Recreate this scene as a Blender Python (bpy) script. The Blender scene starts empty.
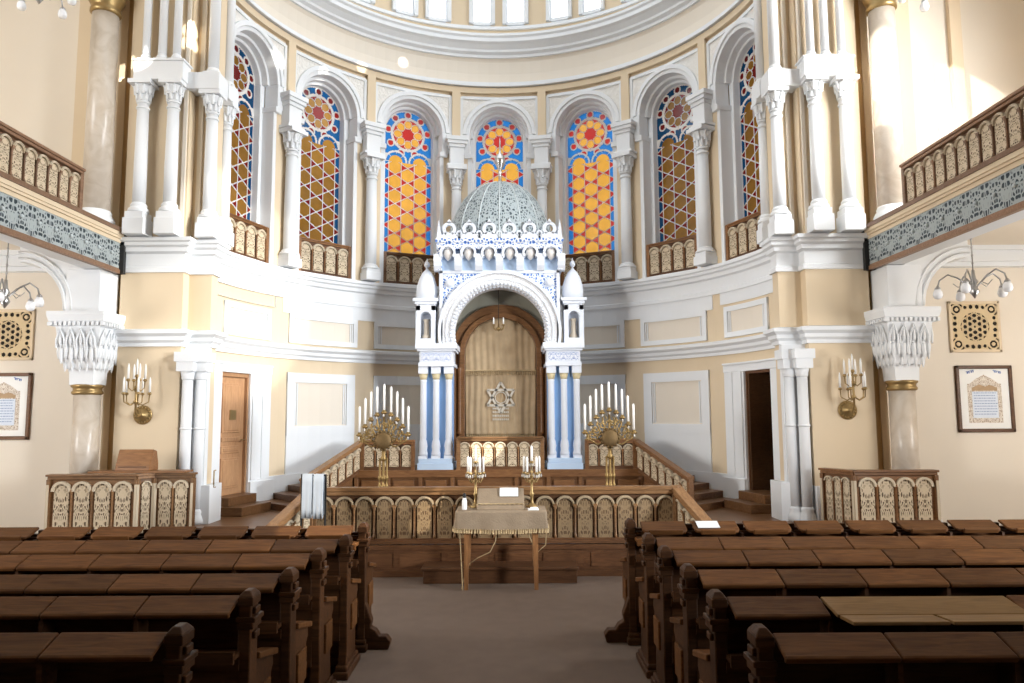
import bpy, math, random
from mathutils import Matrix, Vector
random.seed(7)
S = bpy.context.scene
COL = S.collection
PI = math.pi
rad = math.radians

# ---------------------------------------------------------------- materials
def newmat(name):
    m = bpy.data.materials.new(name); m.use_nodes = True
    nt = m.node_tree; b = nt.nodes['Principled BSDF']
    return m, nt, b

def plain(name, col, rough=0.6, metal=0.0, var=0.06, scale=3.0, bump=0.0, bscale=40.0, spec=0.3):
    m, nt, b = newmat(name)
    N, L = nt.nodes, nt.links
    tc = N.new('ShaderNodeTexCoord')
    nz = N.new('ShaderNodeTexNoise'); nz.inputs['Scale'].default_value = scale; nz.inputs['Detail'].default_value = 5
    L.new(tc.outputs['Object'], nz.inputs['Vector'])
    mx = N.new('ShaderNodeMixRGB'); mx.blend_type = 'MIX'
    mx.inputs[1].default_value = (*[c * (1 - var) for c in col], 1)
    mx.inputs[2].default_value = (*[min(1, c * (1 + var)) for c in col], 1)
    L.new(nz.outputs['Fac'], mx.inputs[0]); L.new(mx.outputs[0], b.inputs['Base Color'])
    b.inputs['Roughness'].default_value = rough; b.inputs['Metallic'].default_value = metal
    b.inputs['Specular IOR Level'].default_value = spec
    if bump:
        n2 = N.new('ShaderNodeTexNoise'); n2.inputs['Scale'].default_value = bscale; n2.inputs['Detail'].default_value = 4
        L.new(tc.outputs['Object'], n2.inputs['Vector'])
        bp = N.new('ShaderNodeBump'); bp.inputs['Strength'].default_value = bump; bp.inputs['Distance'].default_value = 0.03
        L.new(n2.outputs['Fac'], bp.inputs['Height']); L.new(bp.outputs[0], b.inputs['Normal'])
    return m

def wood(name, c0, c1, rough=0.4, scale=(1.2, 9, 9), spec=0.4):
    m, nt, b = newmat(name); N, L = nt.nodes, nt.links
    tc = N.new('ShaderNodeTexCoord'); mp = N.new('ShaderNodeMapping')
    mp.inputs['Scale'].default_value = scale
    oi = N.new('ShaderNodeObjectInfo')
    ad = N.new('ShaderNodeVectorMath'); ad.operation = 'ADD'
    ml = N.new('ShaderNodeMath'); ml.operation = 'MULTIPLY'; ml.inputs[1].default_value = 13.0
    L.new(oi.outputs['Random'], ml.inputs[0])
    L.new(tc.outputs['Object'], mp.inputs['Vector']); L.new(mp.outputs[0], ad.inputs[0]); L.new(ml.outputs[0], ad.inputs[1])
    nz = N.new('ShaderNodeTexNoise'); nz.inputs['Scale'].default_value = 3; nz.inputs['Detail'].default_value = 8; nz.inputs['Distortion'].default_value = 1.2
    L.new(ad.outputs[0], nz.inputs['Vector'])
    cr = N.new('ShaderNodeValToRGB')
    cr.color_ramp.elements[0].position = 0.3; cr.color_ramp.elements[0].color = (*c0, 1)
    cr.color_ramp.elements[1].position = 0.72; cr.color_ramp.elements[1].color = (*c1, 1)
    L.new(nz.outputs['Fac'], cr.inputs[0])
    hv = N.new('ShaderNodeHueSaturation')
    vr = N.new('ShaderNodeMapRange'); vr.inputs['To Min'].default_value = 0.75; vr.inputs['To Max'].default_value = 1.25
    L.new(oi.outputs['Random'], vr.inputs['Value']); L.new(vr.outputs[0], hv.inputs['Value'])
    L.new(cr.outputs[0], hv.inputs['Color']); L.new(hv.outputs[0], b.inputs['Base Color'])
    b.inputs['Roughness'].default_value = rough; b.inputs['Specular IOR Level'].default_value = spec
    bp = N.new('ShaderNodeBump'); bp.inputs['Strength'].default_value = 0.12; bp.inputs['Distance'].default_value = 0.01
    L.new(nz.outputs['Fac'], bp.inputs['Height']); L.new(bp.outputs[0], b.inputs['Normal'])
    return m

def filigree(name, light, dark, su=5.0, sv=9.0, thr=0.07, mirror=True, rough=0.6, rep=1.0, soft=0.03):
    """UV-driven mirrored scrollwork: light tracery with dark pierced cells."""
    m, nt, b = newmat(name); N, L = nt.nodes, nt.links
    uv = N.new('ShaderNodeUVMap'); sp = N.new('ShaderNodeSeparateXYZ'); L.new(uv.outputs[0], sp.inputs[0])
    u = sp.outputs[0]
    if rep != 1.0:
        a = N.new('ShaderNodeMath'); a.operation = 'MULTIPLY'; a.inputs[1].default_value = rep; L.new(u, a.inputs[0])
        f = N.new('ShaderNodeMath'); f.operation = 'FRACT'; L.new(a.outputs[0], f.inputs[0]); u = f.outputs[0]
    if mirror:
        s = N.new('ShaderNodeMath'); s.operation = 'SUBTRACT'; s.inputs[1].default_value = 0.5; L.new(u, s.inputs[0])
        ab = N.new('ShaderNodeMath'); ab.operation = 'ABSOLUTE'; L.new(s.outputs[0], ab.inputs[0]); u = ab.outputs[0]
    cb = N.new('ShaderNodeCombineXYZ')
    mu = N.new('ShaderNodeMath'); mu.operation = 'MULTIPLY'; mu.inputs[1].default_value = su; L.new(u, mu.inputs[0])
    mv = N.new('ShaderNodeMath'); mv.operation = 'MULTIPLY'; mv.inputs[1].default_value = sv; L.new(sp.outputs[1], mv.inputs[0])
    L.new(mu.outputs[0], cb.inputs[0]); L.new(mv.outputs[0], cb.inputs[1])
    vo = N.new('ShaderNodeTexVoronoi'); vo.feature = 'DISTANCE_TO_EDGE'; vo.inputs['Scale'].default_value = 1.0
    vo.inputs['Randomness'].default_value = 0.85
    L.new(cb.outputs[0], vo.inputs['Vector'])
    mr = N.new('ShaderNodeMapRange'); mr.inputs['From Min'].default_value = thr; mr.inputs['From Max'].default_value = thr + soft
    L.new(vo.outputs['Distance'], mr.inputs['Value'])
    mx = N.new('ShaderNodeMixRGB'); mx.inputs[1].default_value = (*light, 1); mx.inputs[2].default_value = (*dark, 1)
    L.new(mr.outputs[0], mx.inputs[0]); L.new(mx.outputs[0], b.inputs['Base Color'])
    b.inputs['Roughness'].default_value = rough
    iv = N.new('ShaderNodeMath'); iv.operation = 'SUBTRACT'; iv.inputs[0].default_value = 1; L.new(mr.outputs[0], iv.inputs[1])
    bp = N.new('ShaderNodeBump'); bp.inputs['Strength'].default_value = 0.5; bp.inputs['Distance'].default_value = 0.01
    L.new(iv.outputs[0], bp.inputs['Height']); L.new(bp.outputs[0], b.inputs['Normal'])
    return m

def emis(name, col, st):
    m, nt, b = newmat(name)
    b.inputs['Base Color'].default_value = (*col, 1)
    b.inputs['Emission Color'].default_value = (*col, 1); b.inputs['Emission Strength'].default_value = st
    return m

def stained(name, col):
    m, nt, b = newmat(name); N, L = nt.nodes, nt.links
    out = N['Material Output']
    tr = N.new('ShaderNodeBsdfTranslucent'); df = N.new('ShaderNodeBsdfDiffuse'); gl = N.new('ShaderNodeBsdfGlossy')
    nz = N.new('ShaderNodeTexNoise'); nz.inputs['Scale'].default_value = 5
    tc = N.new('ShaderNodeTexCoord'); L.new(tc.outputs['Object'], nz.inputs['Vector'])
    mx = N.new('ShaderNodeMixRGB'); mx.inputs[1].default_value = (*[c * .75 for c in col], 1); mx.inputs[2].default_value = (*[min(1, c * 1.15) for c in col], 1)
    L.new(nz.outputs['Fac'], mx.inputs[0])
    L.new(mx.outputs[0], tr.inputs[0]); L.new(mx.outputs[0], df.inputs[0])
    gl.inputs['Roughness'].default_value = 0.12
    a = N.new('ShaderNodeMixShader'); a.inputs[0].default_value = 0.3
    L.new(tr.outputs[0], a.inputs[1]); L.new(df.outputs[0], a.inputs[2])
    c = N.new('ShaderNodeMixShader'); c.inputs[0].default_value = 0.05
    L.new(a.outputs[0], c.inputs[1]); L.new(gl.outputs[0], c.inputs[2]); L.new(c.outputs[0], out.inputs['Surface'])
    return m

def glassm(name, col=(1, 1, 1), rough=0.02, mixw=0.5):
    m, nt, b = newmat(name)
    b.inputs['Base Color'].default_value = (*col, 1); b.inputs['Roughness'].default_value = rough
    b.inputs['Transmission Weight'].default_value = mixw; b.inputs['IOR'].default_value = 1.45
    return m

def marble(name):
    m, nt, b = newmat(name); N, L = nt.nodes, nt.links
    tc = N.new('ShaderNodeTexCoord'); nz = N.new('ShaderNodeTexNoise'); nz.inputs['Scale'].default_value = 3.5
    nz.inputs['Detail'].default_value = 9; nz.inputs['Distortion'].default_value = 1.2
    L.new(tc.outputs['Object'], nz.inputs['Vector'])
    cr = N.new('ShaderNodeValToRGB'); e = cr.color_ramp.elements
    e[0].position = .25; e[0].color = (.50, .42, .33, 1); e[1].position = .6; e[1].color = (.62, .55, .47, 1)
    L.new(nz.outputs['Fac'], cr.inputs[0]); L.new(cr.outputs[0], b.inputs['Base Color'])
    b.inputs['Roughness'].default_value = 0.3
    return m

CREAM = plain('cream_plaster', (0.71, 0.58, 0.41), 0.75, var=0.04, scale=1.3)
CREAMLIGHT = plain('pale_cream_plaster', (0.77, 0.70, 0.60), 0.75, var=0.03, scale=1.3)
OCHRE = plain('ochre_plaster', (0.50, 0.33, 0.15), 0.7, var=0.05)
WHITE = plain('white_plaster', (0.77, 0.79, 0.81), 0.6, var=0.03, scale=2, bump=0.05)
STUCCO = plain('carved_white_stucco', (0.78, 0.76, 0.72), 0.7, var=0.10, scale=16, bump=0.9, bscale=17)
PALE = plain('ark_white_paint', (0.72, 0.76, 0.83), 0.5, var=0.03)
ARKBLUE = plain('ark_blue_paint', (0.24, 0.42, 0.72), 0.5, var=0.06)
ARKPALEBLUE = plain('ark_pale_blue_paint', (0.50, 0.64, 0.82), 0.5, var=0.06)
ARKFIL = filigree('ark_blue_scrollwork', (0.80, 0.83, 0.88), (0.06, 0.17, 0.50), 14, 6, 0.11, rep=3, soft=.08)
ARKSPAN = filigree('ark_spandrel_scrollwork', (0.74, 0.79, 0.87), (0.06, 0.17, 0.50), 44, 24, 0.11, soft=.08)
ARKRING = plain('ark_carved_arch', (0.76, 0.76, 0.77), 0.6, var=0.12, scale=30, bump=0.9, bscale=32)
DOMEFIL = filigree('dome_pierced_scrollwork', (0.42, 0.48, 0.50), (0.05, 0.075, 0.09), 120, 30, 0.13, mirror=False, soft=.10)
TEAL = filigree('gallery_frieze_scrollwork', (0.36, 0.40, 0.40), (0.02, 0.035, 0.045), 7, 7, 0.12, rep=26, soft=.07)
ROSETTE = plain('rosette_grey', (.55, .60, .61), .5)
GOLDLATTICE = filigree('gilt_fretwork', (0.27, 0.18, 0.09), (0.12, 0.065, 0.028), 7, 9, 0.13, soft=.06)
LATTICE = filigree('cream_fretwork', (0.60, 0.49, 0.34), (0.10, 0.06, 0.03), 9, 15, 0.15, soft=.05)
FRETCREAM = plain('fretwork_cream_board', (0.66, 0.52, 0.32), 0.7)
ARCHTAN = plain('arch_moulding_tan', (0.40, 0.31, 0.20), 0.6)
ARCHCREAM = plain('arch_moulding_cream', (0.58, 0.49, 0.36), 0.6)
PEW = wood('pew_dark_oak', (0.040, 0.016, 0.006), (0.085, 0.035, 0.013), 0.5, spec=.18)
PEWLID = wood('pew_lid_oak', (0.072, 0.027, 0.0085), (0.150, 0.064, 0.021), 0.5, spec=.12)
PALEWOOD = wood('pale_board', (0.19, 0.105, 0.038), (0.27, 0.155, 0.062), 0.5, spec=.12)
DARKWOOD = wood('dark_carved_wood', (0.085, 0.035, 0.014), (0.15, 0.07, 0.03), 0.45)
RAILWOOD = wood('rail_wood', (0.16, 0.078, 0.032), (0.28, 0.15, 0.064), 0.4)
GALWOOD = wood('gallery_wood', (0.17, 0.09, 0.05), (0.27, 0.155, 0.09), 0.45)
PANELWOOD = wood('panel_wood', (0.15, 0.065, 0.024), (0.26, 0.125, 0.05), 0.4)
DOORWOOD = wood('door_wood', (0.38, 0.20, 0.10), (0.50, 0.29, 0.15), 0.45, scale=(9, 9, 1.2))
STAIRWOOD = wood('stair_wood', (0.13, 0.058, 0.024), (0.24, 0.12, 0.052), 0.35)
TABLEWOOD = wood('table_wood', (0.22, 0.10, 0.04), (0.34, 0.17, 0.07), 0.4, scale=(9, 9, 1.5))
CARPET = plain('floor_carpet', (0.19, 0.14, 0.11), 0.9, var=0.14, scale=5, bump=0.3, bscale=180)
GOLD = plain('gilt_brass', (0.55, 0.37, 0.13), 0.32, 0.85, var=0.1)
MEDAL = plain('dark_brass', (0.15, 0.095, 0.04), 0.6, 0.5, var=.3, scale=30)
CANDGOLD = plain('candelabrum_brass', (0.30, 0.20, 0.08), 0.5, 0.7, var=0.2)
OLDGOLD = plain('aged_brass', (0.36, 0.25, 0.11), 0.4, 0.7, var=0.15)
SILVER = plain('silver_metal', (0.6, 0.6, 0.6), 0.25, 1.0)
CHROME = plain('chandelier_metal', (0.42, 0.42, 0.42), 0.3, 0.9)
DARK = plain('dark_metal', (0.02, 0.02, 0.02), 0.5)
CANDLE = plain('white_candle', (0.86, 0.85, 0.82), 0.5)
FROST = plain('frosted_glass', (0.85, 0.86, 0.88), 0.25)
CRYSTAL = glassm('crystal', (0.95, 0.93, 0.88), 0.08, 0.6)
PAPER = plain('white_paper', (0.86, 0.87, 0.88), 0.8)
TOWEL = plain('white_cloth', (0.62, 0.68, 0.74), 0.9, var=0.12)
CLOTH = plain('gold_beige_cloth', (0.29, 0.22, 0.15), 0.8, var=0.22, scale=9, bump=0.3, bscale=60)
FRINGE = plain('gold_fringe', (0.46, 0.34, 0.19), 0.9, var=0.3, scale=60)
CURTAIN = plain('gold_curtain', (0.50, 0.37, 0.225), 0.75, var=0.3, scale=4)
STARM = plain('silver_embroidery', (0.66, 0.60, 0.50), 0.5)
MARBLE = marble('pink_grey_marble')
PRINT = plain('pale_print', (0.82, 0.82, 0.80), 0.6)
TEXTP = plain('pale_blue_print', (0.66, 0.72, 0.82), 0.6)
INKB = plain('blue_ink', (0.06, 0.14, 0.42), 0.7)
INK = plain('grey_ink', (0.30, 0.38, 0.55), 0.7)
SEPIA = filigree('sepia_border', (0.72, 0.66, 0.58), (0.30, 0.20, 0.13), 30, 34, 0.13)
SEPIAP = plain('sepia_hill', (0.42, 0.29, 0.17), 0.7, var=.3, scale=14)
BLACK = plain('dark_interior', (0.035, 0.03, 0.025), 0.9)
SKYBLOCK = plain('outer_annex_wall', (0.10, 0.09, 0.08), 0.9)  # dark colour of the added light-blocking slabs
AMBER = stained('amber_glass', (0.64, 0.305, 0.045))
RED = stained('red_glass', (0.42, 0.025, 0.02))
BLUE = stained('blue_glass', (0.015, 0.155, 0.42))
DEEPRED = stained('dark_red_glass', (0.30, 0.03, 0.03))
LEAD = plain('white_tracery', (0.74, 0.71, 0.68), 0.6)
SKYPANE = emis('bright_daylight_pane', (0.92, 0.96, 1.0), 1.6)
PLATW = wood('platform_wood', (0.07, 0.028, 0.011), (0.13, 0.058, 0.024), 0.45)

# ---------------------------------------------------------------- mesh builder
class MB:
    def __init__(s):
        s.v = []; s.f = []; s.mi = []; s.sm = []; s.uv = {}; s.T = Matrix.Identity(4); s.cur = 0; s.smooth = False
    def add(s, pts):
        b = len(s.v)
        for p in pts: s.v.append(tuple(s.T @ Vector(p)))
        return b
    def face(s, idx, uv=None):
        if uv: s.uv[len(s.f)] = uv
        s.f.append(tuple(idx)); s.mi.append(s.cur); s.sm.append(s.smooth)
    def box(s, x0, x1, y0, y1, z0, z1):
        b = s.add([(x0, y0, z0), (x1, y0, z0), (x1, y1, z0), (x0, y1, z0), (x0, y0, z1), (x1, y0, z1), (x1, y1, z1), (x0, y1, z1)])
        for q in ((0, 3, 2, 1), (4, 5, 6, 7), (0, 1, 5, 4), (1, 2, 6, 5), (2, 3, 7, 6), (3, 0, 4, 7)):
            s.face([b + i for i in q])
        return s
    def hexa(s, bot, top):
        b = s.add(list(bot) + list(top)); n = len(bot)
        s.face([b + i for i in reversed(range(n))]); s.face([b + n + i for i in range(n)])
        for i in range(n):
            j = (i + 1) % n; s.face([b + i, b + j, b + n + j, b + n + i])
        return s
    def prism(s, pts, a0, a1, axis='y'):
        def P(p, a):
            return {'y': (p[0], a, p[1]), 'x': (a, p[0], p[1]), 'z': (p[0], p[1], a)}[axis]
        return s.hexa([P(p, a0) for p in pts], [P(p, a1) for p in pts])
    def lathe(s, prof, c=(0, 0, 0), n=16, a0=0.0, a1=2 * PI, uvr=None):
        full = abs(a1 - a0 - 2 * PI) < 1e-6
        k = n if full else n + 1
        b = len(s.v); P = []
        for i in range(k):
            a = a0 + (a1 - a0) * i / n
            for r, z in prof: P.append((c[0] + r * math.cos(a), c[1] + r * math.sin(a), c[2] + z))
        s.add(P); m = len(prof); sm = s.smooth; s.smooth = True
        for i in range(n):
            j = (i + 1) % k
            for t in range(m - 1):
                uv = None
                if uvr: uv = [(i / n, t / (m - 1)), ((i + 1) / n, t / (m - 1)), ((i + 1) / n, (t + 1) / (m - 1)), (i / n, (t + 1) / (m - 1))]
                s.face([b + i * m + t, b + j * m + t, b + j * m + t + 1, b + i * m + t + 1], uv)
        s.smooth = sm
        if full:
            if prof[0][0] > 1e-4: s.face([b + i * m for i in reversed(range(n))])
            if prof[-1][0] > 1e-4: s.face([b + i * m + m - 1 for i in range(n)])
        return s
    def ball(s, c, r, n=10, sz=1.0):
        m = max(4, n // 2)
        return s.lathe([(max(1e-5, r * math.sin(PI * t / m)), -r * sz * math.cos(PI * t / m)) for t in range(m + 1)], c, n)
    def tube(s, pts, r, n=6):
        pts = [Vector(p) for p in pts]; k = len(pts)
        rs = r if isinstance(r, (list, tuple)) else [r] * k
        b = len(s.v); ref = None
        for i, p in enumerate(pts):
            t = (pts[min(i + 1, k - 1)] - pts[max(i - 1, 0)]).normalized()
            if ref is None: ref = Vector((0, 0, 1)) if abs(t.z) < .9 else Vector((1, 0, 0))
            u = t.cross(ref)
            if u.length < 1e-4: u = t.cross(Vector((0, 1, 0)))
            u.normalize(); w = t.cross(u); ref = u.cross(t)
            s.add([p + (u * math.cos(2 * PI * j / n) + w * math.sin(2 * PI * j / n)) * rs[i] for j in range(n)])
        sm = s.smooth; s.smooth = True
        for i in range(k - 1):
            for j in range(n):
                q = (j + 1) % n
                s.face([b + i * n + j, b + i * n + q, b + (i + 1) * n + q, b + (i + 1) * n + j])
        s.smooth = sm
        s.face([b + j for j in range(n)]); s.face([b + (k - 1) * n + j for j in reversed(range(n))])
        return s
    def arch(s, cx, cz, r0, r1, y0, y1, a0=0.0, a1=PI, n=20, ex=1.0):
        """solid arch band in the local xz plane, thickness y0..y1"""
        P = []
        for i in range(n + 1):
            a = a0 + (a1 - a0) * i / n; c, q = math.cos(a), math.sin(a)
            P += [(cx + r0 * c * ex, y0, cz + r0 * q), (cx + r1 * c * ex, y0, cz + r1 * q), (cx + r1 * c * ex, y1, cz + r1 * q), (cx + r0 * c * ex, y1, cz + r0 * q)]
        b = s.add(P)
        for i in range(n):
            o = b + 4 * i
            for j in range(4):
                k = (j + 1) % 4; s.face([o + j, o + 4 + j, o + 4 + k, o + k])
        s.face([b, b + 1, b + 2, b + 3]); s.face([b + 4 * n + 3, b + 4 * n + 2, b + 4 * n + 1, b + 4 * n])
        return s
    def sweep(s, path, prof, side=1.0, closed=False):
        """profile (d,z) swept along a plan path with mitred corners; d is measured to the right of the path (side=1)"""
        n = len(path); P = []
        for i in range(n):
            p = Vector(path[i])
            d0 = (p - Vector(path[i - 1])).normalized() if i > 0 else None
            d1 = (Vector(path[i + 1]) - p).normalized() if i < n - 1 else None
            d0 = d0 or d1; d1 = d1 or d0
            n0 = Vector((d0.y, -d0.x)) * side; n1 = Vector((d1.y, -d1.x)) * side
            m = (n0 + n1); m = m / max(0.35, m.dot(n0)) if m.length > 1e-6 else n0
            for d, z in prof: P.append((p.x + m.x * d, p.y + m.y * d, z))
        b = s.add(P); m = len(prof)
        for i in range(n - 1):
            for t in range(m - 1):
                s.face([b + i * m + t, b + (i + 1) * m + t, b + (i + 1) * m + t + 1, b + i * m + t + 1])
        s.face([b + t for t in range(m)]); s.face([b + (n - 1) * m + t for t in reversed(range(m))])
        return s
    def build(s, name, mat, parent=None, bev=0.0, uvxz=None, smooth=False):
        me = bpy.data.meshes.new(name); me.from_pydata(s.v, [], s.f)
        for m in (mat if isinstance(mat, (list, tuple)) else [mat]): me.materials.append(m)
        for p, mi, sm in zip(me.polygons, s.mi, s.sm): p.material_index = mi; p.use_smooth = sm or smooth
        if s.uv or uvxz:
            ul = me.uv_layers.new(name='UVMap')
            if uvxz:
                x0, x1, z0, z1 = uvxz
                for lp in me.loops:
                    co = me.vertices[lp.vertex_index].co
                    ul.data[lp.index].uv = ((co.x - x0) / (x1 - x0), (co.z - z0) / (z1 - z0))
            else:
                for fi, uv in s.uv.items():
                    p = me.polygons[fi]
                    for li, q in zip(p.loop_indices, uv): ul.data[li].uv = q
        me.validate(); me.update()
        o = bpy.data.objects.new(name, me); COL.objects.link(o)
        if parent is not None: o.parent = parent
        if bev:
            b = o.modifiers.new('bevel', 'BEVEL'); b.width = bev; b.segments = 2; b.limit_method = 'ANGLE'; b.angle_limit = rad(40)
        return o

def B(*a):
    m = MB()
    if a: m.box(*a)
    return m

def inst(src, name, parent, loc):
    o = bpy.data.objects.new(name, src.data); COL.objects.link(o); o.parent = parent; o.location = loc
    for md in src.modifiers:
        n = o.modifiers.new(md.name, md.type)
        if md.type == 'BEVEL': n.width = md.width; n.segments = md.segments; n.limit_method = 'ANGLE'; n.angle_limit = md.angle_limit
    return o

def tag(o, label, cat=None, group=None, kind=None):
    if label: o['label'] = label
    if cat: o['category'] = cat
    if group: o['group'] = group
    if kind: o['kind'] = kind
    return o

def thing(name, label, cat, loc=(0, 0, 0), rz=0.0, group=None, kind='thing'):
    o = bpy.data.objects.new(name, None); COL.objects.link(o)
    o.empty_display_size = 0.1; o.location = loc; o.rotation_euler = (0, 0, rz)
    return tag(o, label, cat, group, kind)

def struct(o, label=None):
    return tag(o, label, None, None, 'structure')

def dup(root, loc, rz, label, group=None, sx=1):
    r = root.copy(); COL.objects.link(r); r.location = loc; r.rotation_euler = (0, 0, rz); r['label'] = label
    r.scale = (sx, 1, 1)
    if group: r['group'] = group
    for ch in list(root.children):
        c = ch.copy(); COL.objects.link(c); c.parent = r
        for g in list(ch.children):
            d = g.copy(); COL.objects.link(d); d.parent = c
    return r

# ---------------------------------------------------------------- main dimensions
CY, RW = 12.4, 5.1            # apse centre and wall radius
HC = 2.2
ZC = 9.02                     # centre of the window arches
SILL, WALLTOP = 5.2, 10.1
BAY = 24.2
WA = [-3 * BAY, -2 * BAY, -BAY, 0, BAY, 2 * BAY, 3 * BAY]
def cyl(a, z, d=0.0):
    t = rad(a); return ((RW - d) * math.sin(t), CY + (RW - d) * math.cos(t), z)
def frameT(a, d=0.0):
    t = rad(a); x, y, _ = cyl(a, 0, d)
    return Matrix(((math.cos(t), math.sin(t), 0, x), (-math.sin(t), math.cos(t), 0, y), (0, 0, 1, 0), (0, 0, 0, 1)))
def cylbox(mb, a0, a1, z0, z1, d0, d1, n=None):
    n = n or max(2, int(abs(a1 - a0) / 3))
    P = []
    for i in range(n + 1):
        a = a0 + (a1 - a0) * i / n
        P += [cyl(a, z0, d0), cyl(a, z0, d1), cyl(a, z1, d1), cyl(a, z1, d0)]
    b = mb.add(P)
    for i in range(n):
        o = b + 4 * i
        for j in range(4):
            k = (j + 1) % 4; mb.face([o + j, o + k, o + 4 + k, o + 4 + j])
    mb.face([b + 3, b + 2, b + 1, b]); o = b + 4 * n; mb.face([o, o + 1, o + 2, o + 3])
def arcpath(a0, a1, n, d=0.0):
    return [cyl(a0 + (a1 - a0) * i / n, 0, d)[:2] for i in range(n + 1)]

# ---------------------------------------------------------------- floors
struct(B(-10, 10, -6, 12.45, -0.2, 0.0).build('floor', CARPET), 'brown carpeted hall floor')
plat = MB()
plat.prism([(-6.3, 11.9), (-4.6, 11.9), (-4.6, 10.2), (4.6, 10.2), (4.6, 11.9), (6.3, 11.9), (6.3, 12.3), (5.2, 12.5)] + [cyl(a, 0, -.1)[:2] for a in range(88, -89, -8)] + [(-5.2, 12.5), (-6.3, 12.3)], 0.0, 0.40, 'z')
struct(plat.build('floor_platform', STAIRWOOD), 'raised wooden platform floor in the apse')
pf = MB(); pf.box(-4.62, 4.62, 10.15, 10.2, 0.0, 0.42); pf.box(-4.62, 4.62, 10.12, 10.2, 0.0, 0.08); pf.box(-4.62, 4.62, 10.12, 10.2, .36, .42)
for i in range(14):
    x = -4.5 + i * .65; pf.box(x, x + .55, 10.135, 10.16, .13, .31)
struct(pf.build('trim_1', PLATW), 'panelled wooden front of the platform')
DZ = 1.02                     # dais level
dz = MB(); dz.prism([(-2.95, 15.15), (2.95, 15.15)] + [cyl(a, 0, -.05)[:2] for a in range(48, -49, -6)], 0.4, DZ, 'z')
struct(dz.build('floor_dais', PANELWOOD), 'wooden dais floor under the ark')
df = MB(); df.box(-2.95, 2.95, 15.08, 15.15, .9, DZ + .03); df.box(-2.95, 2.95, 15.09, 15.15, .40, .50)
for i in range(9):
    x = -2.9 + i * .655
    if abs(x + .29) < 0.4: continue
    df.box(x - .045, x + .03, 15.09, 15.15, .4, 1.0)
    df.box(x + .1, x + .52, 15.10, 15.15, .56, .84)
struct(df.build('trim_2', PANELWOOD, bev=.006), 'wood panelling on the front of the dais')

# ---------------------------------------------------------------- apse walls
low = MB()
DOORS = ((-80.3, -70.3), (70.3, 80.3)); DZ0, DZ1 = .70, 2.98
lowmain = MB()
for a0, a1, z0, z1 in ((-88, -80.3, 0, 4.62), (-80.3, -70.3, 0, DZ0), (-80.3, -70.3, DZ1, 4.62), (-70.3, 70.3, 0, 4.62), (70.3, 80.3, 0, DZ0), (70.3, 80.3, DZ1, 4.62), (80.3, 88, 0, 4.62)):
    cylbox(lowmain, a0, a1, z0, z1, 0, -.3)
struct(lowmain.build('wall_apse_lower', CREAM), 'cream lower wall of the apse')

def bay(mb, a, d0, d1, cols, zl, zh):
    """curved slab over columns of arc offset s, heights zl(s)..zh(s)"""
    P = []
    for s_ in cols:
        ang = a + math.degrees(s_ / RW)
        P += [cyl(ang, zl(s_), d0), cyl(ang, zh(s_), d0), cyl(ang, zh(s_), d1), cyl(ang, zl(s_), d1)]
    b = mb.add(P)
    for i in range(len(cols) - 1):
        o = b + 4 * i
        for j in range(4):
            k = (j + 1) % 4; mb.face([o + j, o + k, o + 4 + k, o + 4 + j])
    n = len(cols) - 1
    mb.face([b + 3, b + 2, b + 1, b]); o = b + 4 * n; mb.face([o, o + 1, o + 2, o + 3])
OW = 0.76; HB = rad(BAY / 2) * RW
up = MB()
for a in WA:
    cs = [OW * math.sin(t * PI / 2 / 8) for t in range(-8, 9)]
    archz = lambda s_, r=OW: ZC + math.sqrt(max(0, r * r - s_ * s_))
    bay(up, a, 0, -.75, cs, archz, lambda s_: WALLTOP)
    bay(up, a, 0, -.75, [-OW, 0, OW], lambda s_: 4.62, lambda s_: SILL)
    bay(up, a, 0, -.75, [-HB, -OW], lambda s_: 4.62, lambda s_: WALLTOP)
    bay(up, a, 0, -.75, [OW, HB], lambda s_: 4.62, lambda s_: WALLTOP)
struct(up.build('wall_apse_upper', CREAM), 'cream upper wall of the apse with arched openings')

sp = MB()
for a in WA:
    cs = [.90 * math.sin(t * PI / 2 / 8) for t in range(-8, 9)]
    bay(sp, a, .035, -.02, cs, lambda s_: ZC + math.sqrt(max(0, .81 - s_ * s_)), lambda s_: 9.96)
struct(sp.build('trim_3', STUCCO), 'carved white stucco above the window arches')
ff = MB()
for a in WA:
    bay(ff, a, .055, -.02, [-.94, 0, .94], lambda s_: 9.93, lambda s_: 10.0)
    for q in (-1, 1):
        bay(ff, a, .055, -.02, [q * .94 - .035, q * .94 + .035], lambda s_: 8.95, lambda s_: 9.98)
struct(ff.build('trim_4', WHITE), 'white frames of the stucco panels')

# entablature ring above the windows
ring = MB(); ring.sweep(arcpath(-88, 88, 60), [(-.6, 10.08), (.10, 10.08), (.10, 10.22), (.02, 10.24), (.02, 10.26)])
struct(ring.build('trim_5', CREAM, smooth=False), 'cream band above the window arches')
r2 = MB(); r2.sweep(arcpath(-88, 88, 60), [(-.6, 10.24), (.16, 10.24), (.16, 10.30), (.11, 10.32), (.11, 10.36), (-.6, 10.36)])
struct(r2.build('trim_6', WHITE), 'white moulding under the frieze')
r3 = MB(); r3.sweep(arcpath(-88, 88, 60), [(-.6, 10.34), (.05, 10.34), (.03, 10.6), (.05, 10.9), (.09, 11.0), (-.6, 11.0)])
struct(r3.build('wall_frieze', CREAMLIGHT), 'pale cream frieze ring above the apse windows')
r4 = MB(); r4.sweep(arcpath(-88, 88, 60), [(-.6, 10.98), (.14, 10.98), (.14, 11.05), (.22, 11.09), (.22, 11.15), (.32, 11.24), (.40, 11.27), (.40, 11.36), (.44, 11.40), (.44, 11.46), (-.6, 11.5)])
struct(r4.build('trim_7', WHITE), 'projecting white cornice under the drum windows')
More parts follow.
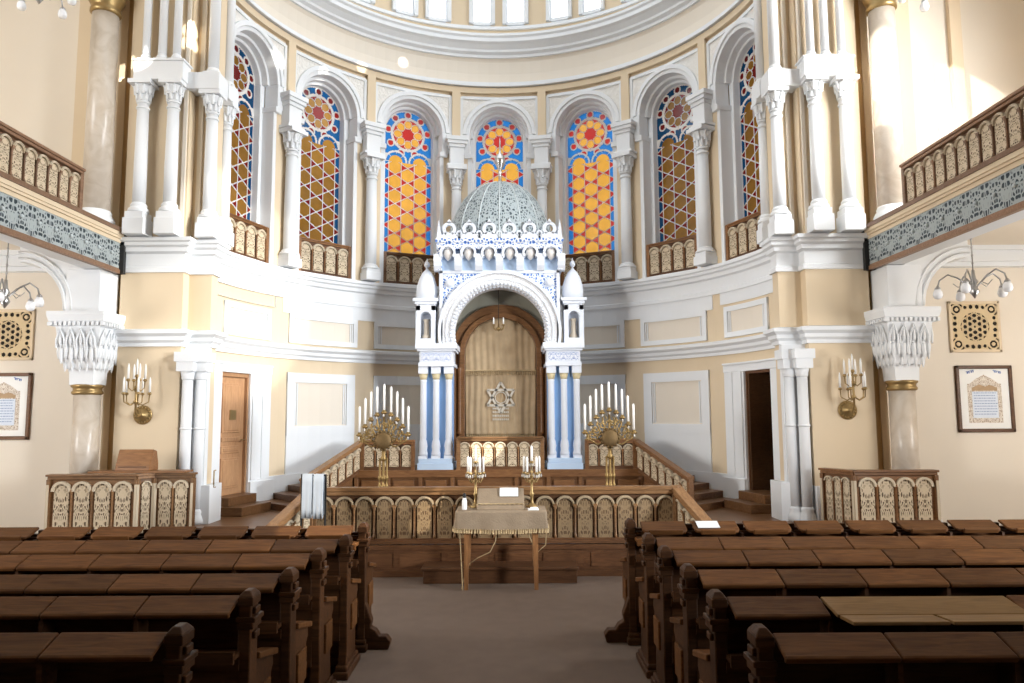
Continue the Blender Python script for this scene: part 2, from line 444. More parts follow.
r5 = MB(); r5.sweep(arcpath(-88, 88, 60), [(-.6, 11.46), (.08, 11.46), (.08, 11.74), (-.6, 11.76)])
struct(r5.build('trim_8', CREAM), 'cream band under the drum windows')
r6 = MB(); r6.sweep(arcpath(-88, 88, 60), [(-.6, 11.72), (.14, 11.72), (.14, 11.80), (.08, 11.83), (-.6, 11.85)])
struct(r6.build('trim_9', WHITE), 'white sill moulding under the drum windows')
DRA = sorted([22 * i + q * 4.75 for i in range(-3, 4) for q in (-1, 1)])
drum = MB(); pil = MB(); wn = 8
cylbox(drum, -88, DRA[0] - 2.4, 11.84, 14.4, .0, -.3, 3)
for i, a in enumerate(DRA):
    nx_ = DRA[i + 1] if i + 1 < len(DRA) else 88
    cylbox(drum, a + 2.4, nx_ - 2.4, 11.84, 14.4, .0, -.3, 3)
    for q in (-1, 1):
        cylbox(pil, a + q * 3.2 - .5, a + q * 3.2 + .5, 11.9, 14.4, .10, -.2, 1)
    fr = MB(); cylbox(fr, a - 2.7, a - 2.3, 11.9, 14.3, .02, -.2, 1); cylbox(fr, a + 2.3, a + 2.7, 11.9, 14.3, .02, -.2, 1); cylbox(fr, a - 2.7, a + 2.7, 11.9, 11.98, .02, -.2, 2); cylbox(fr, a - 2.7, a + 2.7, 14.2, 14.4, .02, -.3, 2)
    w = struct(fr.build('window_%d' % wn, WHITE), 'tall bright clerestory window in the drum')
    pn = MB(); cylbox(pn, a - 2.4, a + 2.4, 11.95, 14.25, -.12, -.14, 2); pn.build('pane', SKYPANE, w); wn += 1
struct(drum.build('wall_drum', CREAM), 'cream wall of the drum between clerestory windows')
struct(pil.build('trim_10', WHITE), 'white strips beside the drum windows')

m = MB(); P0 = arcpath(-89, 89, 40, -.35); P1 = arcpath(-89, 89, 40, 1.7)  # ring added out of view, shades the drum wall from open sky
for i in range(40): m.hexa([(*P0[i], 14.4), (*P0[i + 1], 14.4), (*P1[i + 1], 14.4), (*P1[i], 14.4)], [(*P0[i], 14.6), (*P0[i + 1], 14.6), (*P1[i + 1], 14.6), (*P1[i], 14.6)])
struct(m.build('ceiling_apse', CREAMLIGHT), 'pale soffit ring above the drum windows')

# lower apse cornice + sill string following piers and apse in one sweep
def pierpath(sgn):
    return [(sgn * 6.33, 12.44), (sgn * 6.33, 12.2), (sgn * 5.27, 12.2), (sgn * 5.27, 12.42), (sgn * 4.88, 12.42), (sgn * 4.88, 12.68), (sgn * 5.06, 12.78)]
full = pierpath(-1) + arcpath(-84, 84, 56) + list(reversed(pierpath(1)))
cor = MB(); cor.sweep(full, [(-.1, 3.34), (.05, 3.34), (.05, 3.40), (.10, 3.44), (.10, 3.50), (.17, 3.55), (.17, 3.61), (-.1, 3.66)])
struct(cor.build('trim_11', WHITE), 'white cornice running around apse and piers')
st = MB(); st.sweep(full, [(-.1, 4.60), (.05, 4.60), (.05, 4.68), (.02, 4.70), (.02, 4.92), (.08, 4.95), (.08, 5.02), (.13, 5.05), (.13, 5.10), (.17, 5.12), (.17, 5.18), (-.1, 5.22)])
struct(st.build('trim_12', WHITE), 'white string course below the apse windows')
wb = MB(); wb.sweep(arcpath(-60.5, 60.5, 30), [(-.05, 4.30), (.02, 4.30), (.02, 4.61), (-.05, 4.61)])
for q in (-1, 1): wb.sweep(arcpath(q * 63, q * 84, 8), [(-.05, 4.36), (.02, 4.36), (.02, 4.61), (-.05, 4.61)])
struct(wb.build('trim_13', WHITE), 'white band under the string course')

# wall panels: upper and lower white mouldings with a pale field
pn_, pf_ = MB(), MB()
def wallpanel(a0, a1, z0, z1, w=.15):
    da = math.degrees(w / RW)
    cylbox(pf_, a0, a1, z0, z1, .01, -.02)
    cylbox(pn_, a0, a0 + da, z0, z1, .045, 0, 1); cylbox(pn_, a1 - da, a1, z0, z1, .045, 0, 1)
    cylbox(pn_, a0, a1, z0, z0 + w, .045, 0); cylbox(pn_, a0, a1, z1 - w, z1, .045, 0)
    e = .05; de = math.degrees(e / RW)
    for k in (1, 2):
        o = da + de * (k * .9 - .6)
        cylbox(pn_, a0 + o, a0 + o + de * .5, z0 + w * 1.1, z1 - w * 1.1, .03, 0, 1); cylbox(pn_, a1 - o - de * .5, a1 - o, z0 + w * 1.1, z1 - w * 1.1, .03, 0, 1)
UPP = [(-79.8, -64.3), (-58.6, -39), (-34.3, -14.6), (-9.8, 9.8), (14.6, 34.3), (39, 58.6), (64.3, 79.8)]
for a0, a1 in UPP: wallpanel(a0, a1, 3.68, 4.30, .10)
LPP = [(-58.8, -39.5), (-34.3, -14.6), (-9.8, 9.8), (14.6, 34.3), (39.5, 58.8)]
for a0, a1 in LPP:
    wallpanel(a0, a1, 1.75, 3.06, .2)
    cylbox(pn_, a0, a1, .9, 1.80, .035, 0)
struct(pn_.build('trim_14', WHITE), 'white moulded frames of the apse wall panels')
struct(pf_.build('trim_15', CREAMLIGHT), 'pale fields inside the apse wall panels')
# stepped white skirting of the apse
bs = MB(); cylbox(bs, -69.8, 69.8, .3, .98, .06, -.05); 
struct(bs.build('baseboard_apse', WHITE), 'white skirting of the apse wall')

# ---------------------------------------------------------------- windows
def classify(x, z):
    """0 amber 1 red 2 blue 3 dark red 4 tracery; local x, z; rectangle 5.93.. ZC, arch above"""
    W = .62; lw = .008
    zr = ZC; r = math.hypot(x, z - zr)
    if z > zr and r > W: return None
    if abs(x) > W: return None
    if z >= zr and r > W - .045 or (z < zr and abs(x) > W - .03): return 4
    # rose
    if r < .40:
        if r > .37: return 4
        an = (math.degrees(math.atan2(z - zr, x)) + 22.5) % 45 - 22.5
        px, py = r * math.cos(rad(an)), r * math.sin(rad(an))
        q = math.hypot((px - .255) / .098, py / .088)
        star = r * (1 + .42 * math.cos(rad(an * 8 - 180)))
        if r < .16 and r < .105 + .05 * math.cos(rad(an * 8)) : return 1
        if q < 1: return 0
        if q < 1.16: return 4
        return 1
    ra = abs(x)
    # two small arches
    ac = .30; zc2 = 8.30
    rr = math.hypot(ra - ac, z - zc2)
    if z > zc2 and rr < .29:
        if rr > .245: return 4
        if rr > .17:
            an = math.degrees(math.atan2(z - zc2, ra - ac)) % 45
            return 4 if an < 3.5 else 2
        return 0
    if r < .60 and z > 8.45:
        an = (math.degrees(math.atan2(z - zr, x)) - 90 + 20) % 40 - 20
        cx, cz = .5 * math.cos(rad(an)), .5 * math.sin(rad(an))
        d = math.hypot(r * math.cos(rad(an)) - .5, r * math.sin(rad(an)))
        if d < .066: return 1 if z < zr + .2 else 3
        if d < .096: return 4
        if r < .432: return 4
        return 2
    if z > zc2: return 2 if abs(ra - .0) < .05 or z > 8.5 else 4
    # star and hexagon field
    s = .315; a = s / math.sqrt(3)
    k = math.floor(x / s + .5); u = x - k * s
    off = 0 if k % 2 == 0 else a
    vz = (z - 5.99 - off) % (2 * a) - a
    # line distances
    d = abs(abs(u) - s / 2)
    slope = 1 / math.sqrt(3)
    hexh = a - abs(u) * slope
    d = min(d, abs(abs(vz) - hexh) * .866)
    if d < lw: return 4
    edge = abs(k) >= 2
    if abs(vz) < hexh: return 2 if edge else 0
    return 1
CELL = .0155
gm = MB(); tm = MB()
def grid_mesh():
    nx = 80; x0 = -nx / 2 * CELL; z0 = 5.93; nz = int((ZC + .63 - z0) / CELL)
    vid = {}, {}
    for j in range(nz):
        for i in range(nx):
            x = x0 + (i + .5) * CELL; z = z0 + (j + .5) * CELL
            c = classify(x, z)
            if c is None: continue
            t = 1 if c == 4 else 0; mb = tm if t else gm; ids = []
            for (p, q) in ((i, j), (i + 1, j), (i + 1, j + 1), (i, j + 1)):
                if (p, q) not in vid[t]: vid[t][(p, q)] = mb.add([(x0 + p * CELL, 0, z0 + q * CELL)])
                ids.append(vid[t][(p, q)])
            mb.cur = 0 if t else c
            mb.face(ids)
grid_mesh()
proto_g = proto_t = None
WD = ['far left stained window beside the left pier', 'second stained window from the left', 'stained window just left of the ark dome', 'central stained window behind the ark dome',
      'stained window just right of the ark dome', 'second stained window from the right, with golden reflection', 'far right stained window with dark glass']
for k, a in enumerate(WA):
    T = frameT(a)
    fr = MB(); fr.T = T
    # outer moulding, reveal steps, jambs
    fr.arch(0, ZC, .80, .90, -.15, .1, n=24); fr.arch(0, ZC, .72, .82, -.11, .14, n=24)
    fr.arch(0, ZC, .66, .76, .1, .3, n=24); fr.arch(0, ZC, .60, .70, .24, .5, n=24)
    for q in (-1, 1):
        x = sorted((q * .68, q * .80)); fr.box(x[0], x[1], -.06, .3, SILL, ZC - .55)
        x = sorted((q * .60, q * .74)); fr.box(x[0], x[1], .22, .5, SILL, ZC)
        x = sorted((q * .66, q * .86)); fr.box(x[0], x[1], -.13, .3, ZC - .60, ZC - .48)
        x = sorted((q * .72, q * .90)); fr.box(x[0], x[1], -.12, .2, ZC - .50, ZC)
    fr.box(-.8, .8, -.1, .5, SILL - .04, SILL + .02)
    w = struct(fr.build('window_%d' % (k + 1), WHITE, bev=.012), WD[k])
    if proto_g is None:
        proto_g = gm.build('glass', [AMBER, RED, BLUE, DEEPRED], w); proto_t = tm.build('tracery', LEAD, w)
        sd = proto_t.modifiers.new('solid', 'SOLIDIFY'); sd.thickness = .02; sd.offset = 0
        g, t = proto_g, proto_t
    else:
        g = bpy.data.objects.new('glass', proto_g.data); t = bpy.data.objects.new('tracery', proto_t.data)
        for o in (g, t): COL.objects.link(o); o.parent = w
        sd = t.modifiers.new('solid', 'SOLIDIFY'); sd.thickness = .02; sd.offset = 0
    for o in (g, t): o.matrix_local = frameT(a, -.38)
# unseen slabs added to keep sky light off the side windows
for sgn in (-1, 1):
    an = MB()
    for a0, a1, z1 in ((36, 47, 8.0 if sgn < 0 else 12.5), (47, 62, 11.5 if sgn < 0 else 13), (62, 81, 13.0)):
        b0, b1 = sorted((sgn * a0, sgn * a1)); cylbox(an, b0, b1, 3.5, z1, -1.25, -2.0)
    struct(an.build('wall_annex_%s' % ('left' if sgn < 0 else 'right'), SKYBLOCK), 'dark neighbouring wall outside the side windows')

# ---------------------------------------------------------------- arcade balustrades
def arcade(name, label, cat, p0, ang, L, h, n, slope=0.0, group=None, wood_=None, rail=None, dep=.06, toprail=.09, railover=.03, kind='thing', posts=True, lat=None, ringm=None):
    wood_ = wood_ or DARKWOOD; rail = rail or RAILWOOD; lat = lat or LATTICE
    root = thing(name, label, cat, p0, ang, group, kind)
    SH = Matrix.Identity(4); SH[2][0] = slope
    def nb():
        m = MB(); m.T = SH.copy(); return m
    m = nb(); m.box(0, L, .015, .045, 0, h - .01); m.build('backboard', wood_, root)
    m = nb(); m.box(-railover, L + railover, -dep - .02, dep + .02, h - toprail * .5, h); m.box(-.01, L + .01, -dep, dep, h - toprail, h - toprail * .5); m.build('top_rail', rail, root, bev=.01)
    m = nb(); m.box(0, L, -dep * .8, dep * .8, 0, .05); m.box(0, L, -dep * .6, dep * .6, .05, .075); m.build('bottom_rail', wood_, root, bev=.006)
    w = L / n; ph = h - toprail - .03; r = w * .44; zs = ph - r
    pw = w * .36
    m = nb(); pts = [(-pw, .075)] + [(pw, .075)] + [(pw * math.cos(t * PI / 8), zs - .01 + pw * math.sin(t * PI / 8)) for t in range(9)]
    m.prism(pts, -.012, .016, 'y'); P = m.build('panel', lat, root, uvxz=(-pw, pw, .07, ph))
    m = nb(); m.arch(0, zs, r * .84, r * 1.12, -.035, .016, n=12); m.arch(0, zs, r * .95, r * 1.03, -.045, .016, n=12); A = m.build('arch', ringm or ARCHCREAM, root)
    m = nb(); m.lathe([(.022, .075), (.022, .11), (.013, .13), (.015, zs - .06), (.024, zs - .03), (.024, zs)], (0, -.02, 0), 8); m.box(-.026, .026, -.05, .016, zs - .012, zs + .025); Q = m.build('colonnette', rail, root)
    for i in range(n):
        x = (i + .5) * w; loc = (x, 0, slope * x)
        if i == 0: P.location = loc; A.location = loc
        else: inst(P, 'panel', root, loc); inst(A, 'arch', root, loc)
    for i in range(1, n):
        x = i * w; loc = (x, 0, slope * x)
        if i == 1: Q.location = loc
        else: inst(Q, 'colonnette', root, loc)
    if posts:
        for x in (0, L):
            m = MB(); z = slope * x; m.box(x - .04, x + .04, -.05, .05, z, z + h - .01); m.build('post', rail, root, bev=.008)
    return root

GD = ['the far left window beside the left pier', 'the second window from the left', 'the window left of the ark dome', None, 'the window right of the ark dome', 'the second window from the right', 'the far right dark window']
for k, a in enumerate(WA):
    if k == 3: continue
    x, y, _ = (frameT(a) @ Vector((-.64, .02, 0)))
    arcade('window_guard', 'carved wooden guard rail with lattice arches under ' + GD[k], 'guard rail', (x, y, SILL + .02), -rad(a), 1.28, .76, 4, group='window guards', rail=PANELWOOD, dep=.03, toprail=.07)

# ---------------------------------------------------------------- columns
def capital(m, r, z0, z1, ab=None, c=(0, 0)):
    h = z1 - z0; ab = ab or r * 2.0
    m.lathe([(r * 1.15, z0), (r * 1.15, z0 + h * .06), (r * .98, z0 + h * .1), (r * 1.1, z0 + h * .4), (r * 1.55, z0 + h * .72), (r * 1.7, z0 + h * .8)], (c[0], c[1], 0), 16)
    for ring_, (za, zb, rr) in enumerate(((.12, .48, 1.08), (.38, .80, 1.35))):
        for i in range(8):
            t = 2 * PI * (i + ring_ * .5) / 8
            ca, sa = math.cos(t), math.sin(t)
            pts = [(c[0] + ca * r * rr * (1 + q * q * .35), c[1] + sa * r * rr * (1 + q * q * .35), z0 + h * (za + (zb - za) * math.sin(q * PI * .56))) for q in (0, .3, .6, .85, 1.05, 1.15)]
            m.tube(pts, [r * .28, r * .3, r * .28, r * .24, r * .18, r * .1], 6)
    m.box(c[0] - ab, c[0] + ab, c[1] - ab, c[1] + ab, z0 + h * .82, z1)
def colbase(m, r, z0, z1, c=(0, 0), w=None):
    h = z1 - z0; w = w or r * 1.75
    m.box(c[0] - w * 1.15, c[0] + w * 1.15, c[1] - w * 1.15, c[1] + w * 1.15, z0, z0 + h * .5)
    m.box(c[0] - w, c[0] + w, c[1] - w, c[1] + w, z0 + h * .5, z0 + h * .7)
    m.lathe([(r * 1.55, z0 + h * .7), (r * 1.6, z0 + h * .76), (r * 1.5, z0 + h * .82), (r * 1.2, z0 + h * .86), (r * 1.3, z0 + h * .92), (r * 1.05, z0 + h)], (c[0], c[1], 0), 16)
def column(label, x, y, r, zb, zs, zc, zt, group, mats=(WHITE, WHITE, WHITE), ab=None, rz=0.0, bw=None, name='column'):
    t = thing(name, label, 'column', (x, y, zb), rz, group)
    m = MB(); colbase(m, r, 0, zs - zb, w=bw); m.build('base', mats[0], t, bev=.01)
    m = MB(); m.lathe([(r * 1.0, zs - zb - .005), (r, zs - zb + (zc - zs) * .35), (r * .88, zc - zb + .005)], n=20); m.lathe([(r * 1.0, zc - zb - .10), (r * 1.05, zc - zb - .08), (r * 1.0, zc - zb - .06)], n=16); m.build('shaft', mats[1], t)
    m = MB(); capital(m, r * .88, zc - zb, zt - zb, ab=ab); m.build('capital', mats[2], t)
    return t

CN = {-60.5: 'between the two leftmost stained windows', -36.3: 'between the second and third stained windows from the left', -12.1: 'left of the central stained window, beside the ark dome', 12.1: 'right of the central stained window, beside the ark dome', 36.3: 'between the second and third stained windows from the right', 60.5: 'between the two rightmost stained windows'}
for a, d in CN.items():
    x, y, _ = cyl(a, 0, .16)
    column('white engaged column ' + d, x, y, .13, SILL + .01, SILL + .38, 7.66, 8.12, 'columns between the apse windows', rz=-rad(a), bw=.155)
eb = MB(); ec = MB()
for a in CN:
    eb.T = frameT(a); eb.box(-.24, .24, -.30, .2, 8.14, 8.20); eb.box(-.17, .17, -.24, .2, 8.2, 8.62); eb.box(-.2, .2, -.27, .2, 8.62, 8.70); eb.box(-.24, .24, -.31, .2, 8.70, 8.78); eb.box(-.27, .27, -.34, .2, 8.78, 8.88)
    ec.T = frameT(a); ec.box(-.10, .10, -.11, .2, 8.88, 10.08)
struct(eb.build('trim_16', WHITE, bev=.01), 'white entablature blocks above the apse columns')
struct(ec.build('trim_17', CREAM), 'cream strips between the window arches')

# ---------------------------------------------------------------- piers and side walls
for sgn, nm in ((-1, 'left'), (1, 'right')):
    m = MB(); pth = pierpath(sgn); m.sweep(pth, [(-.35, 0), (0, 0), (0, 14.4), (-.35, 14.4)], side=1 if sgn < 0 else -1)
    struct(m.build('wall_pier_' + nm, CREAM), 'cream pier between the apse and the ' + nm + ' gallery')
    m = MB(); x0, x1 = sorted((sgn * 6.3, sgn * 10)); m.box(x0, x1, 12.45, 12.75, 0, 14.4)
    struct(m.build('wall_end_' + nm, CREAMLIGHT), 'cream end wall of the ' + nm + ' aisle')
    m = MB(); x0, x1 = sorted((sgn * 10, sgn * 10.3)); m.box(x0, x1, -6, 12.75, 0, 14.4)
    struct(m.build('wall_' + nm, CREAM), 'cream outer wall of the ' + nm + ' aisle')
    m = MB()
    for xa, xb in ((6.36, 6.50),):
        x0, x1 = sorted((sgn * xa, sgn * xb)); m.box(x0, x1, 12.38, 12.46, 0, 14.4)
    struct(m.build('trim_%d' % (18 if sgn < 0 else 19), OCHRE), 'ochre strip beside the ' + nm + ' pier')
    m = MB()
    for xa, xb in ((6.50, 6.62), (7.0, 7.38)):
        x0, x1 = sorted((sgn * xa, sgn * xb)); m.box(x0, x1, 12.36, 12.46, 5.3 if xa > 6.9 else 0, 14.4)
    x0, x1 = sorted((sgn * 6.98, sgn * 7.4)); m.box(x0, x1, 12.34, 12.46, 6.35, 6.4)
    x0, x1 = sorted((sgn * 8.1, sgn * 8.3))
    if sgn > 0: m.box(x0, x1, 12.36, 12.46, 5.3, 14.4)
    struct(m.build('trim_%d' % (20 if sgn < 0 else 21), CREAM), 'cream pilaster strips on the ' + nm + ' end wall')
    # vertical mouldings on the pier
    m = MB()
    for xa, xb, y in ((5.12, 5.20, 12.38), (5.30, 5.36, 12.16)):
        x0, x1 = sorted((sgn * xa, sgn * xb)); m.box(x0, x1, y, y + .1, 5.2, 14.4)
    for xa, xb, y in ((5.27, 5.33, 12.17), (6.27, 6.33, 12.17)):
        x0, x1 = sorted((sgn * xa, sgn * xb))
    struct(m.build('trim_%d' % (22 if sgn < 0 else 23), CREAMLIGHT), 'pale vertical strips on the ' + nm + ' pier')
    # gallery slab
    m = MB(); x0, x1 = sorted((sgn * 6.4, sgn * 10)); m.box(x0, x1, -6, 12.45, 5.0, 5.24)
    struct(m.build('ceiling_aisle_' + nm, CREAMLIGHT), 'pale underside of the ' + nm + ' gallery')
    m = MB(); x0, x1 = sorted((sgn * 6.5, sgn * 10)); m.box(x0, x1, 12.32, 12.46, 4.66, 4.74); m.box(x0, x1, 12.25, 12.46, 4.74, 4.92); m.box(x0, x1, 12.18, 12.46, 4.92, 5.0)
    struct(m.build('trim_%d' % (24 if sgn < 0 else 25), WHITE), 'white cornice under the ' + nm + ' gallery ceiling')
    # gallery front beam (a thing with parts)
    root = thing('balcony_parapet', 'long balcony front of the %s gallery with grey scrollwork frieze and cream mouldings' % nm, 'balcony', (sgn * 6.33, 2.0, 4.58), 0, 'gallery fronts')
    Lb = 10.17; ix = -sgn
    def bx(x0, x1, z0, z1, y0=0, y1=Lb):
        a, b = sorted((ix * x0, ix * x1)); m.box(a, b, y0, y1, z0, z1)
    m = MB(); bx(-.35, .0, 0, .66); m.build('beam', WHITE, root)
    m = MB(); bx(-.02, .05, -.02, .045); bx(-.02, .03, .045, .07); m.build('lower_moulding', GALWOOD, root)
    m = MB(); bx(-.02, .04, .50, .56); bx(-.02, .07, .56, .60); bx(-.02, .09, .60, .665); m.build('upper_moulding', CREAM, root)
    m = MB(); bx(-.02, .11, .665, .72); bx(-.3, .08, .72, .745); m.build('ledge', GALWOOD, root)
    m = MB()
    xf = ix * .028; b = m.add([(xf, 0, .07), (xf, Lb, .07), (xf, Lb, .50), (xf, 0, .50), (0, 0, .07), (0, Lb, .07), (0, Lb, .50), (0, 0, .50)])
    m.face([b, b + 1, b + 2, b + 3], [(0, 0), (1, 0), (1, 1), (0, 1)]); m.face([b + 4, b + 7, b + 6, b + 5]); m.face([b, b + 4, b + 5, b + 1]); m.face([b + 3, b + 2, b + 6, b + 7])
    m.face([b + 1, b + 5, b + 6, b + 2]); m.face([b, b + 3, b + 7, b + 4])
    m.build('frieze', TEAL, root)
    m = MB(); m.ball((0, 0, 0), .03, 6); ro = m.build('rosette', ROSETTE, root); ro.location = (ix * .05, .18, .285)
    for i in range(1, 28): inst(ro, 'rosette', root, (ix * .05, .18 + i * .37, .285))
    m = MB(); xx = sorted((ix * -.3, ix * .10)); m.box(xx[0], xx[1], Lb - .10, Lb - .02, -.02, .66); m.build('end_cap', DARK, root)
    # gallery balustrade
    if sgn < 0: arcade('gallery_balustrade', 'wooden lattice balustrade along the left gallery', 'balustrade', (-6.43, 3.26, 5.325), PI / 2, 7.8, .70, 30, group='gallery balustrades', wood_=GALWOOD, rail=GALWOOD)
    else: arcade('gallery_balustrade', 'wooden lattice balustrade along the right gallery', 'balustrade', (6.43, 11.06, 5.325), -PI / 2, 7.8, .70, 30, group='gallery balustrades', wood_=GALWOOD, rail=GALWOOD)
    # lower marble column with big white capital and bracket arch
    t = thing('column', 'marble column with gold collar and huge white carved capital under the %s gallery' % nm, 'column', (sgn * 6.68, 12.0, 0), 0, 'lower gallery columns')
    m = MB(); m.box(-.34, .34, -.34, .34, 0, .5); m.lathe([(.32, .5), (.33, .55), (.27, .6), (.25, .68)], n=24); m.build('base', WHITE, t)
    m = MB(); m.lathe([(.205, .68), (.20, 2.55)], n=28); m.build('shaft', MARBLE, t)
    m = MB(); m.lathe([(.205, 2.53), (.235, 2.55), (.235, 2.58), (.215, 2.6), (.215, 2.64), (.245, 2.66), (.245, 2.69), (.21, 2.7)], n=28); m.build('gold_collar', OLDGOLD, t)
    m = MB(); CS = Matrix.Diagonal((.82, .82, 1, 1)); m.T = CS
    def fru(w0, w1, z0, z1, d0=None, d1=None):
        d0 = d0 or w0; d1 = d1 or w1
        m.hexa([(-w0, -d0, z0), (w0, -d0, z0), (w0, d0, z0), (-w0, d0, z0)], [(-w1, -d1, z1), (w1, -d1, z1), (w1, d1, z1), (-w1, d1, z1)])
    fru(.235, .245, 2.69, 2.95); fru(.29, .37, 2.95, 3.12); fru(.38, .41, 3.12, 3.4); fru(.41, .44, 3.4, 3.62); fru(.47, .50, 3.62, 3.70); fru(.53, .56, 3.70, 3.80); fru(.56, .56, 3.80, 3.86)
    for face_ in range(4):
        m.T = CS @ Matrix.Rotation(face_ * PI / 2, 4, 'Z')
        for k in range(4):
            cx = -.33 + k * .2
            m.tube([(cx - .08, -.43, 3.28), (cx - .075, -.45, 3.42), (cx, -.47, 3.58), (cx + .075, -.45, 3.42), (cx + .08, -.43, 3.28)], .02, 6)
            m.lathe([(.01, 3.03), (.03, 3.10), (.045, 3.2), (.04, 3.28), (.02, 3.3)], (cx, -.39, 0), 8)
            m.lathe([(.01, 3.10), (.03, 3.16), (.045, 3.24), (.03, 3.3)], (cx + .1, -.39, 0), 8)
            m.lathe([(.005, 3.31), (.035, 3.36), (.03, 3.45), (.005, 3.53)], (cx, -.44, 0), 6)
        for k in range(5):
            m.lathe([(.005, 2.90), (.025, 2.97), (.04, 3.06), (.03, 3.1)], (-.28 + k * .14, -.31, 0), 8)
        for k in range(12): m.box(-.5 + k * .09, -.45 + k * .09, -.545, -.48, 3.63, 3.69)
    m.T = Matrix.Identity(4)
    m.build('capital', STUCCO if False else WHITE, t, bev=.008)
    m = MB(); m.box(-.28, .28, -.28, .28, 3.86, 4.57)
    q = sgn
    R0, zc0 = .85, 3.9
    pts = [(q * .25, 3.86)] + [(q * (.25 + .08 + .75 - .75 * math.cos(u * PI / 2 / 10)), 3.9 + .80 * math.sin(u * PI / 2 / 10)) for u in range(11)] + [(q * 1.08, 4.98), (q * -.1, 4.98)]
    m.prism(pts, -.26, .26, 'y')
    m.build('bracket_arch', WHITE, t, bev=.012)
    m = MB()
    for rr in (.06, .16):
        pts = [(q * (.33 - rr + .75 + rr - (.75 + rr) * math.cos(u * PI / 2 / 10)), -.275, 3.9 + (.80 + rr) * math.sin(u * PI / 2 / 10)) for u in range(11)]
        m.tube(pts, .018, 6)
    m.build('arch_moulding', WHITE, t)
    # upper gallery column
    t = thing('column', 'pale marble column with gilt capital rising from the %s gallery end' % nm, 'column', (sgn * 6.70, 12.0, 5.28), 0, 'upper gallery columns')
    m = MB(); m.box(-.30, .30, -.3, .30, 0, .12); m.lathe([(.29, .12), (.30, .17), (.27, .23), (.24, .26), (.25, .30), (.225, .34)], n=28); m.build('base', WHITE, t)
    m = MB(); m.lathe([(.222, .34), (.21, 3.8)], n=28); m.build('shaft', MARBLE, t)
    m = MB(); m.lathe([(.22, 3.78), (.245, 3.81), (.245, 3.86), (.22, 3.89), (.23, 3.93), (.28, 4.02), (.30, 4.06), (.30, 4.12), (.26, 4.15), (.3, 4.5), (.4, 4.8)], n=28); m.build('capital', OLDGOLD, t)
    # trio of columns on the pier
    names = {5.49: 'inner of the two front columns', 6.01: 'outer of the two front columns'}
    for xc, d in names.items():
        column('tall white column, %s on the %s pier' % (d, nm), sgn * xc, 12.06, .106, 5.2, 5.76, 7.50, 7.88, 'pier columns', ab=.19, bw=.155)
    column('tall white column beside the front pair on the %s pier, next to the end window' % nm, sgn * 4.92, 12.3, .106, 5.2, 5.70, 7.40, 7.80, 'pier columns', ab=.18, bw=.145)
    column('white half hidden column of the %s pier touching the end window jamb' % nm, sgn * 4.86, 12.78, .10, 5.2, 5.7, 7.40, 7.80, 'pier columns', ab=.16, bw=.13)
    m = MB()
    x0, x1 = sorted((sgn * 5.28, sgn * 6.13)); m.box(x0, x1, 11.90, 12.25, 7.88, 8.20); m.box(x0 - .02, x1 + .02, 11.88, 12.25, 8.20, 8.24)
    x0, x1 = sorted((sgn * 4.74, sgn * 5.30)); m.box(x0, x1, 12.1, 12.5, 7.80, 8.10)
    x0, x1 = sorted((sgn * 4.72, sgn * 5.0)); m.box(x0, x1, 12.5, 12.95, 7.80, 8.08)
    struct(m.build('trim_%d' % (26 if sgn < 0 else 27), WHITE, bev=.012), 'white entablature block on the columns of the %s pier' % nm)
    for xc, d, y, r, z in ((5.47, 'inner', 12.06, .066, 8.24), (5.72, 'middle', 12.06, .07, 8.24), (6.0, 'outer', 12.06, .066, 8.24), (4.93, 'innermost', 12.3, .09, 8.10), (4.86, 'hindmost', 12.78, .09, 8.08)):
        t = thing('colonnette', 'slim white upper colonnette, %s of those on the %s pier' % (d, nm), 'column', (sgn * xc, y, z), 0, 'upper pier colonnettes')
        m = MB(); m.box(-r * 1.5, r * 1.5, -r * 1.5, r * 1.5, 0, .05); m.lathe([(r * 1.4, .05), (r * 1.3, .1), (r, .14)], n=14); m.build('base', WHITE, t)
        m = MB(); m.lathe([(r, .13), (r * .95, 3.4)], n=16); m.build('shaft', WHITE, t)
        m = MB(); m.lathe([(r, 3.4), (r * 1.5, 3.7), (r * 1.8, 3.8)], n=14); m.build('capital', WHITE, t)
    # low paired colonnettes beside the door
    for xc, y, d in ((5.14, 12.22, 'front'), (4.97, 12.34, 'rear')):
        t = thing('colonnette', 'low white colonnette beside the %s door, %s one of the pair' % (nm, d), 'column', (sgn * xc, y, .4), 0, 'door colonnettes')
        m = MB(); m.lathe([(.13, .0), (.14, .06), (.12, .12), (.1, .16), (.11, .2), (.09, .24)], n=16); m.build('base', WHITE, t)
        m = MB(); m.lathe([(.088, .24), (.085, 2.40)], n=16); m.lathe([(.095, 1.55), (.1, 1.57), (.095, 1.59)], n=16); m.build('shaft', WHITE, t)
        m = MB(); m.lathe([(.09, 2.38), (.1, 2.4), (.1, 2.44), (.12, 2.52)], n=16); m.box(-.14, .14, -.14, .14, 2.52, 2.68); m.box(-.17, .17, -.17, .17, 2.68, 2.84); m.build('capital', WHITE, t)
    m = MB()
    x0, x1 = sorted((sgn * 4.86, sgn * 5.27)); m.box(x0, x1, 12.34, 12.46, 0, 3.34)
    for xa, xb, y, z in ((4.74, 4.98, 12.3, 1.03), (5.26, 5.44, 12.12, .98), (4.86, 5.30, 12.36, .98)):
        x0, x1 = sorted((sgn * xa, sgn * xb)); m.box(x0, x1, y, 12.8, .0, z)
    x0, x1 = sorted((sgn * 4.95, sgn * 5.28)); m.box(x0, x1, 12.04, 12.4, .0, .42)
    struct(m.build('baseboard_%s' % nm, WHITE, bev=.008), 'white plinth blocks at the foot of the %s pier' % nm)
    # door surround and door
    b0, b1 = sorted((sgn * 80.3, sgn * 85.2)); c0, c1 = sorted((sgn * 63.8, sgn * 70.3))
